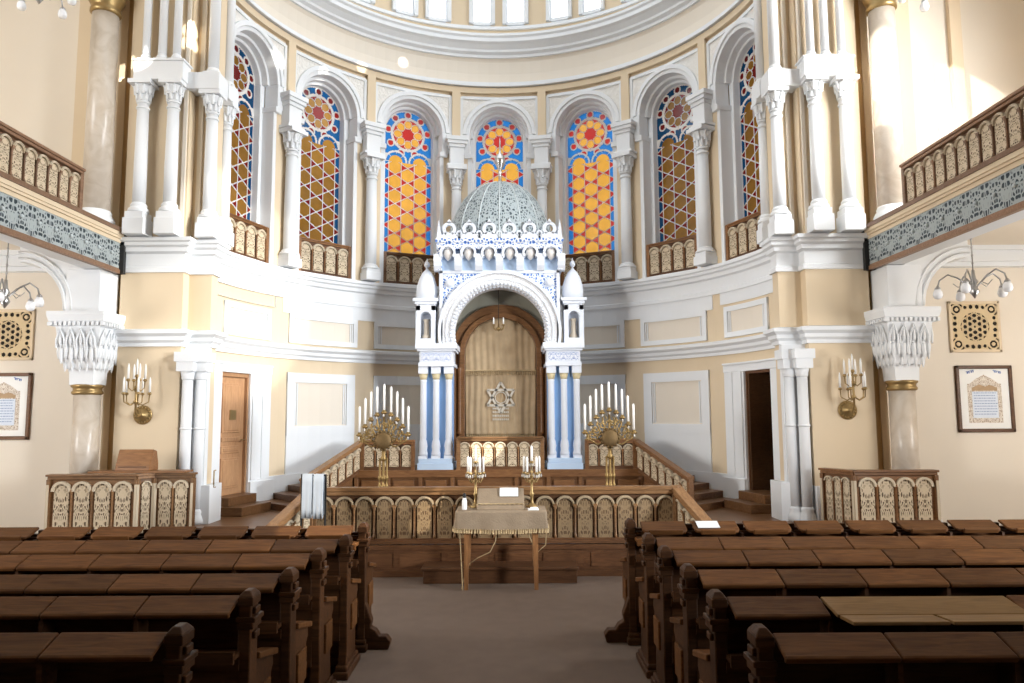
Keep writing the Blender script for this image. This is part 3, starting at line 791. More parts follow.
    m = MB()
    cylbox(m, b0, b1, .72, 3.08, .06, -.1); cylbox(m, c0, c1, .72, 3.08, .05, -.1)
    d0, d1 = sorted((sgn * 63.8, sgn * 85.2)); cylbox(m, d0, d1, 2.98, 3.12, .07, -.1); cylbox(m, d0, d1, 3.12, 3.16, .10, -.1)
    e0, e1 = sorted((sgn * 66, sgn * 66.6)); cylbox(m, e0, e1, .95, 2.98, .075, 0, 1); e0, e1 = sorted((sgn * 68.4, sgn * 69.8)); cylbox(m, e0, e1, .95, 2.98, .08, 0, 1)
    e0, e1 = sorted((sgn * 62.8, sgn * 70.2)); cylbox(m, e0, e1, .4, .92, .10, -.1)
    struct(m.build('trim_%d' % (28 if sgn < 0 else 29), WHITE, bev=.008), 'white surround of the %s door' % nm)
    m = MB()
    f0, f1 = sorted((sgn * 69.6, sgn * 81)); cylbox(m, f0, f1, .40, .56, .55, -.3); 
    g0, g1 = sorted((sgn * 70.3, sgn * 80.3)); cylbox(m, g0, g1, .56, .72, .26, -.3)
    tag(m.build('door_steps', STAIRWOOD, bev=.01), 'two wooden steps up to the %s apse door' % nm, 'steps', 'apse door steps', 'thing')
    a = sgn * 75.3; T = frameT(a)
    if sgn < 0:
        fr = MB(); fr.T = T
        for xa, xb in ((-.46, -.40), (.40, .46)): fr.box(xa, xb, -.02, .2, .72, 2.98)
        fr.box(-.46, .46, -.02, .2, 2.9, 2.98)
        d = struct(fr.build('door_1', DOORWOOD, bev=.005), 'closed light brown panelled wooden door in the left of the apse')
        m = MB(); m.T = T; m.box(-.40, .40, .04, .09, .72, 2.9)
        for xa, xb, za, zb in ((-.27, .27, .84, 1.40), (-.27, .27, 1.48, 1.62), (-.27, .27, 1.70, 1.78), (-.27, .27, 1.86, 2.78)):
            m.box(xa, xb, .02, .06, za, zb); m.box(xa + .05, xb - .05, .01, .05, za + .04, zb - .04)
        m.build('door_leaf', DOORWOOD, d, bev=.008)
        m = MB(); m.T = T; m.box(-.08, .10, -.005, .03, 2.10, 2.28); m.build('door_plate', OLDGOLD, d)
        m = MB(); m.T = T; m.tube([(.33, .04, 1.72), (.33, -.03, 1.72), (.25, -.03, 1.72)], .012); m.build('door_handle', OLDGOLD, d)
    else:
        fr = MB(); fr.T = T
        for xa, xb in ((-.46, -.41), (.41, .46)): fr.box(xa, xb, -.02, .3, .72, 2.98)
        fr.box(-.46, .46, -.02, .3, 2.93, 2.98)
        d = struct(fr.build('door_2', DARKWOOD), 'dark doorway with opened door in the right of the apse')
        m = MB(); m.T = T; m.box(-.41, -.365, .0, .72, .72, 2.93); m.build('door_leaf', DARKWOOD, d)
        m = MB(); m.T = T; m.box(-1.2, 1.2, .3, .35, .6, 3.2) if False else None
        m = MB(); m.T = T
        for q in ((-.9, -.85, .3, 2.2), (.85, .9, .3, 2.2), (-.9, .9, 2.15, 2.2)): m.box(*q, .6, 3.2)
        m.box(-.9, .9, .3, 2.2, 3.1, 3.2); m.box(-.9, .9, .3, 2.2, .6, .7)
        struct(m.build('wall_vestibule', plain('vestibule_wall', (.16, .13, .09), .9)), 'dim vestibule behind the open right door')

m = MB()
m.box(-10, 10, -6.3, -6, 0, 14.4)
struct(m.build('wall_back', CREAM), 'cream rear wall of the hall')
struct(B(-6.33, 6.33, -6, 10.2, 13.2, 13.4).build('ceiling', CREAMLIGHT), 'pale ceiling over the pews')  # unseen; its reach is set to limit sky light on the pews
m = MB(); m.box(-6.3, 6.3, -6, 2.6, 5.6, 5.9)  # overhead slab added out of view to darken the near pews
struct(m.build('ceiling_rear_gallery', CREAMLIGHT), 'underside of the rear gallery over the back pews')
for sgn, nm in ((-1, 'left'), (1, 'right')):
    x0, x1 = sorted((sgn * 6.33, sgn * 10.3))
    struct(B(x0, x1, -6.3, 12.75, 14.4, 14.6).build('ceiling_gallery_' + nm, CREAMLIGHT), 'pale ceiling above the %s gallery' % nm)

# ---------------------------------------------------------------- stairs to the dais
for sgn, nm in ((-1, 'left'), (1, 'right')):
    root = thing('stairs', 'dark wooden steps curving up to the dais along the %s apse wall' % nm, 'stairs', (0, 0, 0), 0, 'dais stairs')
    for k in range(5):
        t0 = 1 - k / 5
        def rp(t): return (sgn * (2.96 + .62 * t), 15.2 - 1.75 * t)
        th0 = 45 + 22 * t0
        p = [rp(t0), rp(-.12)]
        wallp = [cyl(sgn * (40 + (th0 - 40) * i / 6), 0, .07)[:2] for i in range(7)]
        z1 = .4 + .124 * (k + 1); z0 = z1 - .124
        poly = p + wallp
        if sgn < 0: poly = poly[::-1]
        m = MB(); m.prism(poly, z0, z1 - .03, 'z'); 
        # tread with nosing
        cx = sum(q[0] for q in poly) / len(poly); cy = sum(q[1] for q in poly) / len(poly)
        m.prism([(x, y - .03) if y < cy else (x, y) for x, y in poly], z1 - .03, z1, 'z')
        m.build('step', STAIRWOOD, root)
# sloping stair rails
def between(name, label, A, Bp, h, n, **kw):
    dx, dy = Bp[0] - A[0], Bp[1] - A[1]; L = math.hypot(dx, dy)
    return arcade(name, label, 'railing', A, math.atan2(dy, dx), L, h, n, slope=(Bp[2] - A[2]) / L, **kw)
for sgn, nm in ((-1, 'left'), (1, 'right')):
    A = (sgn * 2.85, 15.2, DZ); C_ = (sgn * 3.5, 13.4, .42)
    p, q = (C_, A) if sgn < 0 else (A, C_)
    between('stair_railing', 'sloping carved wooden railing of the %s dais stairs' % nm, p, q, .62, 7, group='dais stair railings', rail=RAILWOOD if sgn < 0 else PANELWOOD)
arcade('dais_railing', 'short upright railing between left stair railing and ark, behind the left candelabrum', 'railing', (-2.80, 15.2, DZ + .02), 0, 1.04, .62, 4, group='dais railings', rail=PANELWOOD)
arcade('dais_railing', 'short upright railing between ark and right stair railing, behind the right candelabrum', 'railing', (1.82, 15.2, DZ + .02), 0, .98, .62, 4, group='dais railings', rail=PANELWOOD)
arcade('dais_railing', 'low cream lattice railing in front of the curtain, between the ark piers', 'railing', (-.82, 15.15, DZ + .02), 0, 1.72, .68, 7, group='dais railings')

# front platform railing
arcade('platform_railing', 'long carved lattice railing along the platform front behind the table', 'railing', (-2.45, 10.25, .42), 0, 4.98, .77, 18, dep=.05, toprail=.11, lat=GOLDLATTICE, ringm=ARCHTAN)
for sgn, nm in ((-1, 'left'), (1, 'right')):
    A = (sgn * 2.55 - (0 if sgn > 0 else -.06), 10.24, .42); C_ = (sgn * 2.80, 9.5, .02)
    p, q = (C_, A) if sgn < 0 else (A, C_)
    between('step_railing', 'short sloping handrail going down at the %s end of the platform railing' % nm, p, q, .77, 4, group='platform step railings', toprail=.12, railover=.02)
    m = MB(); x0, x1 = sorted((sgn * 2.9, sgn * 4.4))
    m.box(x0, x1, 9.9, 10.15, 0, .27); m.box(x0, x1, 9.62, 9.9, 0, .135)
    tag(m.build('platform_steps', STAIRWOOD), 'two wooden steps at the %s end of the platform front' % nm, 'steps', 'platform steps', 'thing')

# step behind the table
m = MB(); m.box(-.88, 1.12, 9.72, 10.12, 0, .17); m.box(-.90, 1.14, 9.69, 10.12, .17, .21)
tag(m.build('foot_step', PLATW, bev=.008), 'low wooden step in front of the platform, behind the table legs', 'step', None, 'thing')

# ---------------------------------------------------------------- ark (built in the plane it was measured in, then scaled to its depth)
KS = 15.2 / 13.4
ark = thing('torah_ark', 'tall white and pale blue ark with horseshoe arch, pierced grey dome and two turrets', 'ark', (.035, 15.2, HC + (1.17 - HC) * KS), 0)
def A():
    m = MB(); m.T = Matrix.Translation((0, 0, -(1.17) * KS)) @ Matrix.Scale(KS, 4); return m
NS = lambda x: x
D2 = 1.58
for q in (-1, 1):
    m = A(); x0, x1 = sorted((q * .85, q * 1.505)); m.box(x0, x1, -.03, .75, 1.17, 1.30); m.box(x0 + .02, x1 - .02, -.01, .72, 1.30, 1.38); m.build('pier_base', ARKPALEBLUE, ark, bev=.01)
    m = A(); x0, x1 = sorted((q * .88, q * 1.46)); m.box(x0, x1, .16, .7, 1.38, 3.1); m.build('pier_panel', ARKBLUE, ark)
    for k in range(3):
        xc = q * (.945 + k * .235)
        m = A(); r = .064
        m.box(xc - r * 1.25, xc + r * 1.25, .03, .03 + r * 2.5, 1.38, 1.43)
        m.lathe([(r * 1.3, 1.43), (r * 1.35, 1.47), (r * 1.1, 1.53), (r * 1.28, 1.6), (r * 1.1, 1.68), (r * .85, 1.73), (r * .95, 1.76), (r * .9, 2.78), (r * 1.0, 2.80), (r * .9, 2.82)], (xc, .11, 0), 14)
        m.box(xc - r * 1.35, xc + r * 1.35, .02, .2, 2.93, 3.06)
        c = m.build('column', PALE, ark)
        m = A(); m.lathe([(r * .9, 2.82), (r * 1.05, 2.86), (r * 1.3, 2.93)], (xc, .11, 0), 12); m.build('gilt_capital', plain('ark_gilding', (.62, .53, .33), .5), c)
    m = A(); x0, x1 = sorted((q * .84, q * 1.50)); m.box(x0, x1, -.02, .75, 3.06, 3.13); m.box(x0 + .02, x1 - .02, .0, .75, 3.13, 3.34); m.box(x0 - .02, x1 + .02, -.05, .77, 3.34, 3.38); m.box(x0 - .05, x1 + .05, -.09, .78, 3.38, 3.48); e = m.build('entablature', PALE, ark, bev=.006)
    m = A(); m.box(x0 + .05, x1 - .05, -.012, .02, 3.16, 3.31); m.build('inscription_band', ARKFIL, e, uvxz=((x0 + .05) * KS, (x1 - .05) * KS, (3.16 - 1.17) * KS, (3.31 - 1.17) * KS))
    # turret
    xc = q * 1.375
    m = A(); w = .185
    m.box(xc - w, xc + w, .02, .39, 3.48, 3.58)
    for s_ in (-1, 1):
        a, b = sorted((xc + s_ * w, xc + s_ * .10)); m.box(a, b, .03, .38, 3.58, 4.2)
    m.box(xc - w, xc + w, .25, .38, 3.58, 4.2)
    m.arch(xc, 3.98, .10, .17, .02, .3, n=10); m.box(xc - w, xc + w, .03, .3, 4.10, 4.22)
    m.box(xc - .20, xc + .20, .0, .42, 4.22, 4.27); m.box(xc - .235, xc + .235, -.03, .45, 4.27, 4.33)
    tr = m.build('turret', PALE, ark, bev=.005)
    m = A(); m.lathe([(.07, 3.58), (.08, 3.63), (.05, 3.68), (.045, 3.9), (.07, 3.95)], (xc, .17, 0), 10); m.build('turret_baluster', plain('turret_stone', (.6, .52, .42), .6), tr)
    m = A(); n8 = 16; m.lathe([(.195, 4.33), (.20, 4.45), (.19, 4.58), (.15, 4.72), (.09, 4.84), (.03, 4.90)], (xc, .21, 0), n8); m.build('turret_dome', ARKPALEBLUE if False else PALE, tr)
    m = A(); m.lathe([(.02, 4.88), (.03, 4.91), (.015, 4.93), (.05, 4.97), (.055, 5.0), (.04, 5.04), (.012, 5.07), (.004, 5.12)], (xc, .21, 0), 10); m.build('turret_finial', PALE, tr)
# horseshoe arch
ZA = 3.70; RO, RI = 1.12, .86
a0, a1 = rad(-17), rad(197)
m = A(); m.arch(0, ZA, RI, RO, .02, .5, a0, a1, 40); m.build('horseshoe_arch', ARKRING, ark)
m = A(); m.arch(0, ZA, RO - .03, RO + .02, -.03, .1, a0, a1, 44); m.build('outer_rim', PALE, ark)
m = A(); m.arch(0, ZA, (RI + RO) / 2 - .012, (RI + RO) / 2 + .012, -.005, .1, a0, a1, 44); m.build('middle_rim', PALE, ark)
m = A()
for i in range(46):
    t = a0 + (a1 - a0) * (i + .5) / 46
    m.ball((RI * math.cos(t), .10, ZA + RI * math.sin(t)), .036, 6)
m.build('scalloped_edge', PALE, ark)
m = A()
for i in range(46):
    t = a0 + (a1 - a0) * (i + .5) / 46
    m.ball(((RI + .035) * math.cos(t), .0, ZA + (RI + .035) * math.sin(t)), .032, 6)
m.build('beaded_edge', PALE, ark)
# spandrel wall with arched hole: built as strips
m = A(); HW = 1.09; n = 24
P = []
for i in range(n + 1):
    t = PI * i / n; x, z = RO * .97 * math.cos(t), ZA + RO * .97 * math.sin(t)
    x = max(-HW, min(HW, x)); P.append((x, z))
for i in range(n):
    (xa, za), (xb, zb) = P[i], P[i + 1]
    if abs(xa - xb) < 1e-5: continue
    m.hexa([(xb, .06, zb), (xa, .06, za), (xa, .5, za), (xb, .5, zb)], [(xb, .06, 4.83), (xa, .06, 4.83), (xa, .5, 4.83), (xb, .5, 4.83)])
m.build('spandrel', ARKSPAN, ark, uvxz=(-HW * KS, HW * KS, (3.7 - 1.17) * KS, (4.85 - 1.17) * KS))
m = A()
for q in (-1, 1):
    x0, x1 = sorted((q * 1.06, q * 1.12)); m.box(x0, x1, .02, D2, 3.48, 4.85)
    m.box(*sorted((q * 1.0, q * 1.12)), .5, D2, 3.48, 4.85)
    m.ball((q * .93, .06, 4.62), .09, 8)
m.box(-1.12, 1.12, .02, .1, 4.80, 4.85); m.box(-1.12, 1.12, D2 - .06, D2, 3.4, 4.85)
m.build('side_frame', PALE, ark)
# corbel table with six arches
m = A(); m.box(-1.12, 1.12, .06, D2, 4.85, 5.30); m.build('upper_storey', ARKPALEBLUE, ark)
m = A(); m.box(-1.17, 1.17, -.085, .1, 5.24, 5.40); m.box(-1.19, 1.19, -.12, D2, 5.36, 5.43)
for q in (-1, 1): m.box(*sorted((q * 1.08, q * 1.17)), -.05, D2, 4.85, 5.40)
m.build('upper_cornice', ARKFIL, ark, uvxz=(-1.17 * KS, 1.17 * KS, (5.1 - 1.17) * KS, (5.43 - 1.17) * KS))
pw = 2.30 / 6
for k in range(6):
    xc = -1.15 + pw * (k + .5)
    m = A(); m.arch(xc, 5.16, .105, .15, -.14, .1, rad(-35), rad(215), 16); m.build('corbel_arch', PALE, ark)
    m = A(); m.lathe([(.01, 5.03), (.05, 5.07), (.09, 5.14), (.08, 5.22), (.03, 5.26)], (xc, -.02, 0), 10); m.build('corbel_shell', plain('corbel_stone', (.72, .69, .66), .6), ark)
for k in range(7):
    xc = -1.15 + pw * k
    m = A(); m.prism([(-.12, 5.14), (-.12, 5.00), (-.09, 4.92), (-.03, 4.84), (.08, 4.83), (.08, 5.14)], xc - .068, xc + .068, 'x'); m.build('corbel', PALE, ark)
# crenellation
for yy in (-.08, D2 - .1):
    m = A()
    for k in range(6):
        xc = -1.12 + 2.24 / 6 * (k + .5); w = 2.24 / 6
        m.arch(xc, 5.62, .07, .13, yy, yy + .06, rad(-60), rad(240), 14)
        m.prism([(xc - w * .5, 5.43), (xc + w * .5, 5.43), (xc + w * .5, 5.48), (xc + .06, 5.55), (xc - .06, 5.55), (xc - w * .5, 5.48)], yy, yy + .06)
        m.prism([(xc - .05, 5.73), (xc + .05, 5.73), (xc, 5.81)], yy, yy + .06)
    for k in range(5):
        xc = -1.12 + 2.24 / 6 * (k + 1)
        m.arch(xc, 5.53, .03, .06, yy, yy + .06, rad(-60), rad(240), 10)
        m.prism([(xc - .03, 5.43), (xc + .03, 5.43), (xc + .02, 5.48), (xc - .02, 5.48)], yy, yy + .06)
    m.build('crenellation', PALE, ark)
m = A()
for q in (-1, 1):
    for k in range(5):
        yc = .1 + k * .3
        m.box(*sorted((q * 1.06, q * 1.12)), yc - .1, yc + .1, 5.43, 5.68)
    for yy in (-.09, D2 - .12): m.hexa([(q * 1.12 - .05, yy, 5.43), (q * 1.12 + .05, yy, 5.43), (q * 1.12 + .05, yy + .1, 5.43), (q * 1.12 - .05, yy + .1, 5.43)], [(q * 1.13 - .005, yy + .045, 5.80), (q * 1.13 + .005, yy + .045, 5.80), (q * 1.13 + .005, yy + .055, 5.80), (q * 1.13 - .005, yy + .055, 5.80)])
    m.build('side_crenellation', PALE, ark); m = A()
# dome
m = A(); R_ = 1.06; prof = [(R_ * math.cos(t * PI / 2 / 12) + .0001, 5.40 + 1.42 * math.sin(t * PI / 2 / 12)) for t in range(13)]
m.lathe(prof, (0, .98, 0), 40, uvr=True); m.build('dome', DOMEFIL, ark)
m = A()
for k in range(16):
    t0 = 2 * PI * k / 16
    m.tube([(R_ * 1.005 * math.cos(t0) * math.cos(t * PI / 2 / 8), .98 + R_ * 1.005 * math.sin(t0) * math.cos(t * PI / 2 / 8), 5.40 + 1.425 * math.sin(t * PI / 2 / 8)) for t in range(9)], .012, 4)
m.build('dome_ribs', plain('dome_rib_grey', (.6, .66, .68), .5), ark)
m = A(); m.lathe([(.03, 6.78), (.05, 6.83), (.03, 6.9), (.035, 7.1), (.09, 7.2), (.115, 7.29), (.09, 7.38), (.03, 7.45), (.02, 7.5), (.018, 7.65), (.004, 7.80)], (0, .98, 0), 14); m.build('finial', SILVER, ark)
# interior: vault, wood backing with arch, curtain
m = A(); m.box(-1.0, 1.0, 1.0, 1.06, 1.3, 4.8); m.build('inner_wall', plain('ark_inner_grey', (.40, .38, .30), .7), ark)
for q in (-1, 1):
    m = A(); m.box(*sorted((q * .86, q * .93)), .5, 1.06, 1.2, 3.6); m.build('inner_side', PANELWOOD, ark)
m = A()
WZ = 3.36
for q in (-1, 1):
    m.box(*sorted((q * .70, q * .80)), .78, 1.0, 1.3, WZ); m.box(*sorted((q * .80, q * .93)), .86, 1.0, 1.3, WZ)
    m.lathe([(.05, 1.8), (.055, 1.85), (.045, 1.9), (.045, 2.95), (.06, 3.0), (.06, 3.08)], (q * .80, .80, 0), 10)
m.arch(0, WZ, .70, .80, .78, 1.0, n=24); m.arch(0, WZ, .80, .97, .86, 1.0, n=24)
m.box(-.93, .93, .62, 1.0, 1.62, 1.72); m.box(-.93, .93, .7, 1.0, 1.3, 1.62)
m.build('wooden_arch', PANELWOOD, ark, bev=.006)
m = A(); nx, nz = 60, 30; P = []
def ctop(x): return WZ + math.sqrt(max(0, .70 ** 2 - x * x))
for j in range(nz + 1):
    for i in range(nx + 1):
        x = -.695 + 1.39 * i / nx; z = 1.76 + (ctop(x) - 1.76) * j / nz
        P.append((x * (1 - .02 * (1 - j / nz)), .90 + .010 * math.sin(i * 1.15 + .6 * math.sin(j * .3)) * (1 - .3 * j / nz) + .008 * math.sin(i * .37 + 1), z))
b = m.add(P)
for j in range(nz):
    for i in range(nx):
        o = b + j * (nx + 1) + i; m.face([o, o + 1, o + nx + 2, o + nx + 1])
cu = m.build('curtain', CURTAIN, ark, smooth=True)
sdm = cu.modifiers.new('solid', 'SOLIDIFY'); sdm.thickness = .01
m = A()
for i in range(40):
    x = -.68 + i * .0349; m.tube([(x, .865, 3.02), (x, .86, 2.94)], .012, 4)
m.tube([(-.69, .86, 3.03), (.69, .86, 3.03)], .014, 6)
m.build('fringe', FRINGE, cu)
m = A()
for i in range(40):
    x = -.66 + i * .0338; m.tube([(x, .87, 1.80), (x, .868, 1.74)], .012, 4)
m.build('fringe', FRINGE, cu)
m = A()
zc = 2.50
for sg in (1, -1):
    pt = [(.30 * math.cos(rad(90 * sg + 120 * k)), zc + .30 * math.sin(rad(90 * sg + 120 * k))) for k in range(3)]
    for k in range(3):
        p, q = Vector(pt[k]), Vector(pt[(k + 1) % 3]); d = (q - p).normalized(); nn = Vector((-d.y, d.x)) * .022
        m.prism([tuple(p - nn), tuple(q - nn), tuple(q + nn), tuple(p + nn)], .855, .875)
m.arch(0, zc, .10, .12, .856, .875, 0, 2 * PI, 16)
m.build('embroidered_star', STARM, cu)
for z in (2.27, 2.2, 2.13, 2.06):
    m = A()
    for k in range(9):
        x = -.16 + k * .036; m.box(x, x + .025, .86, .878, z, z + .035)
    m.build('embroidered_line', STARM, cu)

# bells / side hanging lamp inside ark arch
lamp = thing('hanging_lamp', 'small brass lamp with candles hanging inside the ark arch', 'lamp', (.0, 15.75, 0))
m = MB(); zt = HC + (4.52 - HC) * KS; zl = HC + (3.93 - HC) * KS; m.tube([(0, 0, zt + .10), (0, 0, zl - .05)], .007); m.build('chain', DARK, lamp)
m = MB(); m.lathe([(.004, zl - .2), (.05, zl - .16), (.06, zl - .13), (.02, zl - .1), (.015, zl - .02)], n=12)
for q in range(4):
    t = PI / 4 + q * PI / 2; c, s_ = math.cos(t) * .15, math.sin(t) * .15
    m.tube([(0, 0, zl - .13), (c * .5, s_ * .5, zl - .17), (c, s_, zl - .13), (c, s_, zl - .06)], .01); m.lathe([(.03, zl - .07), (.03, zl - .05)], (c, s_, 0), 8)
m.build('arms', OLDGOLD, lamp)
for q in range(4):
    t = PI / 4 + q * PI / 2; c, s_ = math.cos(t) * .15, math.sin(t) * .15
    m = MB(); m.lathe([(.014, zl - .05), (.014, zl + .08), (.003, zl + .1)], (c, s_, 0), 8); m.build('candle', CANDLE, lamp)

# ---------------------------------------------------------------- big candelabra
def menorah(label, x, y, z0, zring, ztop, halfw):
    t = thing('candelabrum', label, 'candelabrum', (x, y, z0), 0, 'tall branched candelabra on the platform')
    zr = zring - z0
    m = MB(); m.lathe([(.26, 0), (.27, .04), (.2, .07), (.12, .12), (.07, .2), (.05, .28)], n=20); m.build('base', GOLD, t)
    m = MB()
    for dx in (-.055, 0, .055):
        r = .016 if dx else .022
        m.lathe([(r, .25), (r, .6), (r * 1.6, .63), (r * 1.6, .68), (r, .71), (r, zr - .62), (r * 1.8, zr - .60), (r * 1.8, zr - .56), (r, zr - .54), (r, zr - .28)], (dx, 0, 0), 10)
    m.lathe([(.02, zr - .33), (.045, zr - .30), (.05, zr - .27), (.03, zr - .24), (.03, zr - .1)], n=14)
    m.build('stem', CANDGOLD, t)
    m = MB(); m.T = Matrix.Translation((0, -.05, zr)) @ Matrix.Rotation(PI / 2, 4, 'X'); m.lathe([(.13, -.03), (.14, 0), (.12, .03), (.07, .04), (.02, .05)], n=20)
    for k in range(14):
        a = 2 * PI * k / 14; m.ball((.14 * math.cos(a), .14 * math.sin(a), 0), .025, 6)
    m.build('medallion', MEDAL, t)
    br = MB(); tips = []
    for k in range(-4, 5):
        f_ = k / 4
        tx = halfw * (abs(f_) ** .9) * (1 if f_ > 0 else -1) if k else 0
        tz = zr + .09 + .35 * (1 - abs(f_) ** 1.6)
        if k: br.tube([(0, 0, zr - .05 + .02 * (4 - abs(k))), (tx * .5, 0, zr - .05 + .045 * (4 - abs(k)) - .05 * abs(f_)), (tx * .92, 0, zr + .0 + .32 * (1 - abs(f_) ** 1.5)), (tx, 0, tz)], .014, 6)
        else: br.tube([(0, 0, zr - .1), (0, 0, tz)], .02, 6)
        br.lathe([(.015, tz - .04), (.05, tz - .01), (.055, tz), (.03, tz + .01), (.026, tz + .04)], (tx, 0, 0), 10)
        tips.append((tx, tz))
    random.seed(3)
    for k in range(130):    # leaf and scroll filling between the branches
        f_ = random.uniform(-.95, .95); hgt = zr + .03 + .34 * (1 - abs(f_) ** 1.5)
        z = random.uniform(zr - .02, hgt); x_ = f_ * halfw
        a = random.uniform(0, PI)
        br.tube([(x_ - .03 * math.cos(a), .01, z - .03 * math.sin(a)), (x_ + .012 * math.sin(a), -.02, z), (x_ + .03 * math.cos(a), .01, z + .03 * math.sin(a))], [.006, .013, .005], 5)
    br.build('branches', CANDGOLD, t)
    for tx, tz in tips:
        cr = MB(); cr.ball((tx, -.04, tz - .05), .016, 6, 1.6); cr.build('crystal_drop', CRYSTAL, t)
    for k, (tx, tz) in enumerate(tips):
        m = MB(); m.lathe([(.019, tz + .02), (.018, tz + .43), (.004, tz + .45)], (tx, 0, 0), 10); m.build('candle', CANDLE, t)
    return t
menorah('tall gilt nine-branched candelabrum with white candles left of the ark', -1.74, 11.6, .40, 1.78, 2.7, .385)
menorah('tall gilt nine-branched candelabrum with white candles right of the ark', 1.82, 11.6, .40, 1.80, 2.7, .385)

# ---------------------------------------------------------------- reading table and things on it
TX = .14
tb = thing('reading_table', 'small wooden table with slender legs under a gold-beige cloth', 'table', (TX, 9.6, 0))
for q in (-1, 1):
    for yy in (-.2, .22):
        m = MB(); m.hexa([(q * .44 - .025, yy - .025, 0), (q * .44 + .025, yy - .025, 0), (q * .44 + .025, yy + .025, 0), (q * .44 - .025, yy + .025, 0)], [(q * .43 - .036, yy - .036, .92), (q * .43 + .036, yy - .036, .92), (q * .43 + .036, yy + .036, .92), (q * .43 - .036, yy + .036, .92)]); m.build('leg', TABLEWOOD, tb)
m = MB(); m.box(-.555, .555, -.275, .28, .93, .965); m.build('tabletop', TABLEWOOD, tb)
m = MB()
for y0 in (-.21, .21): m.box(-.41, .41, y0 - .012, y0 + .012, .82, .93)
for x0 in (-.43, .43): m.box(x0 - .012, x0 + .012, -.2, .2, .82, .93)
m.build('apron', TABLEWOOD, tb)
# draped cloth with fringe
m = MB(); per = []
def rrect(hx, hy, r, n=5):
    out = []
    for cx, cy, a in ((hx - r, hy - r, 0), (-hx + r, hy - r, 90), (-hx + r, -hy + r, 180), (hx - r, -hy + r, 270)):
        for i in range(n + 1): out.append((cx + r * math.cos(rad(a + 90 * i / n)), cy + r * math.sin(rad(a + 90 * i / n))))
    return out
def dens(p, step=.03):
    out = []
    for i in range(len(p)):
        a, b = Vector(p[i]), Vector(p[(i + 1) % len(p)]); k = max(1, int((b - a).length / step))
        out += [tuple(a + (b - a) * t / k) for t in range(k)]
    return out
base = dens(rrect(.572, .295, .03))
rings = [(1.0, .969, 0), (1.008, .955, .002), (1.010, .88, .005), (1.014, .81, .009), (1.02, .755, .013)]
nb_ = len(base); P = []
for sc_, z, w in rings:
    for i, (x, y) in enumerate(base):
        n_ = Vector((x, y)).normalized(); f_ = math.sin(i * .55) * w + math.sin(i * .23 + 1) * w
        P.append((x * sc_ + n_.x * f_, y * sc_ + n_.y * f_, z - (0 if z > .9 else .012 * math.sin(i * .09))))
b = m.add(P)
for k in range(len(rings) - 1):
    for i in range(nb_):
        j = (i + 1) % nb_; m.face([b + k * nb_ + i, b + (k + 1) * nb_ + i, b + (k + 1) * nb_ + j, b + k * nb_ + j])
m.face([b + i for i in range(nb_)])
cl = tag(m.build('tablecloth', CLOTH, smooth=True), 'gold-beige fringed cloth draped over the reading table', 'tablecloth', None, 'thing'); cl.location = (TX, 9.6, 0)
m = MB(); last = P[-nb_:]
for i in range(0, nb_):
    x, y, z = last[i]; m.tube([(x, y, z + .01), (x + random.uniform(-.008, .008), y + random.uniform(-.008, .008), z - .045)], [.010, .014], 4)
m.build('fringe', FRINGE, cl)
# slanted book rest
m = MB(); m.prism([(-.16, .97), (.20, .97), (.20, 1.205), (.16, 1.215), (-.14, 1.02)], -.305, .305, 'x')
o = tag(m.build('book_rest', CLOTH, bev=.015), 'cloth-covered slanted book rest on the reading table', 'book rest', None, 'thing'); o.location = (TX - .01, 9.62, 0)
m = MB()
for x in range(-5, 6): m.box(x * .06 - .012, x * .06 + .012, -.145, -.139, 1.035, 1.045)
m.tube([(-.29, -.12, 1.045), (.29, -.12, 1.045)], .006); m.build('braid', FRINGE, o)
m = MB(); m.T = Matrix.Translation((.04, .09, 1.183)) @ Matrix.Rotation(rad(33), 4, 'X'); m.box(-.12, .12, -.11, .06, 0, .008)
o = tag(m.build('paper_sheet', PAPER), 'white paper lying on the book rest of the table', 'paper', None, 'thing'); o.location = (TX + .06, 9.62, 0)
m = MB(); m.box(-.08, .06, -.05, .05, 0, .015); m.box(-.05, .05, -.03, .06, .015, .03)
o = tag(m.build('cloth_napkin', PAPER, bev=.005), 'folded white cloth on the right end of the table', 'cloth', None, 'thing'); o.location = (TX + .42, 9.45, .972)
bt = thing('bottle', 'slim white bottle with black cap at the left end of the table', 'bottle', (TX - .47, 9.5, .972))
m = MB(); m.lathe([(.028, 0), (.032, .01), (.032, .11), (.026, .13), (.024, .15)], n=14); m.build('body', PAPER, bt)
m = MB(); m.lathe([(.022, .15), (.024, .155), (.02, .20), (.008, .21)], n=12); m.build('cap', DARK, bt)
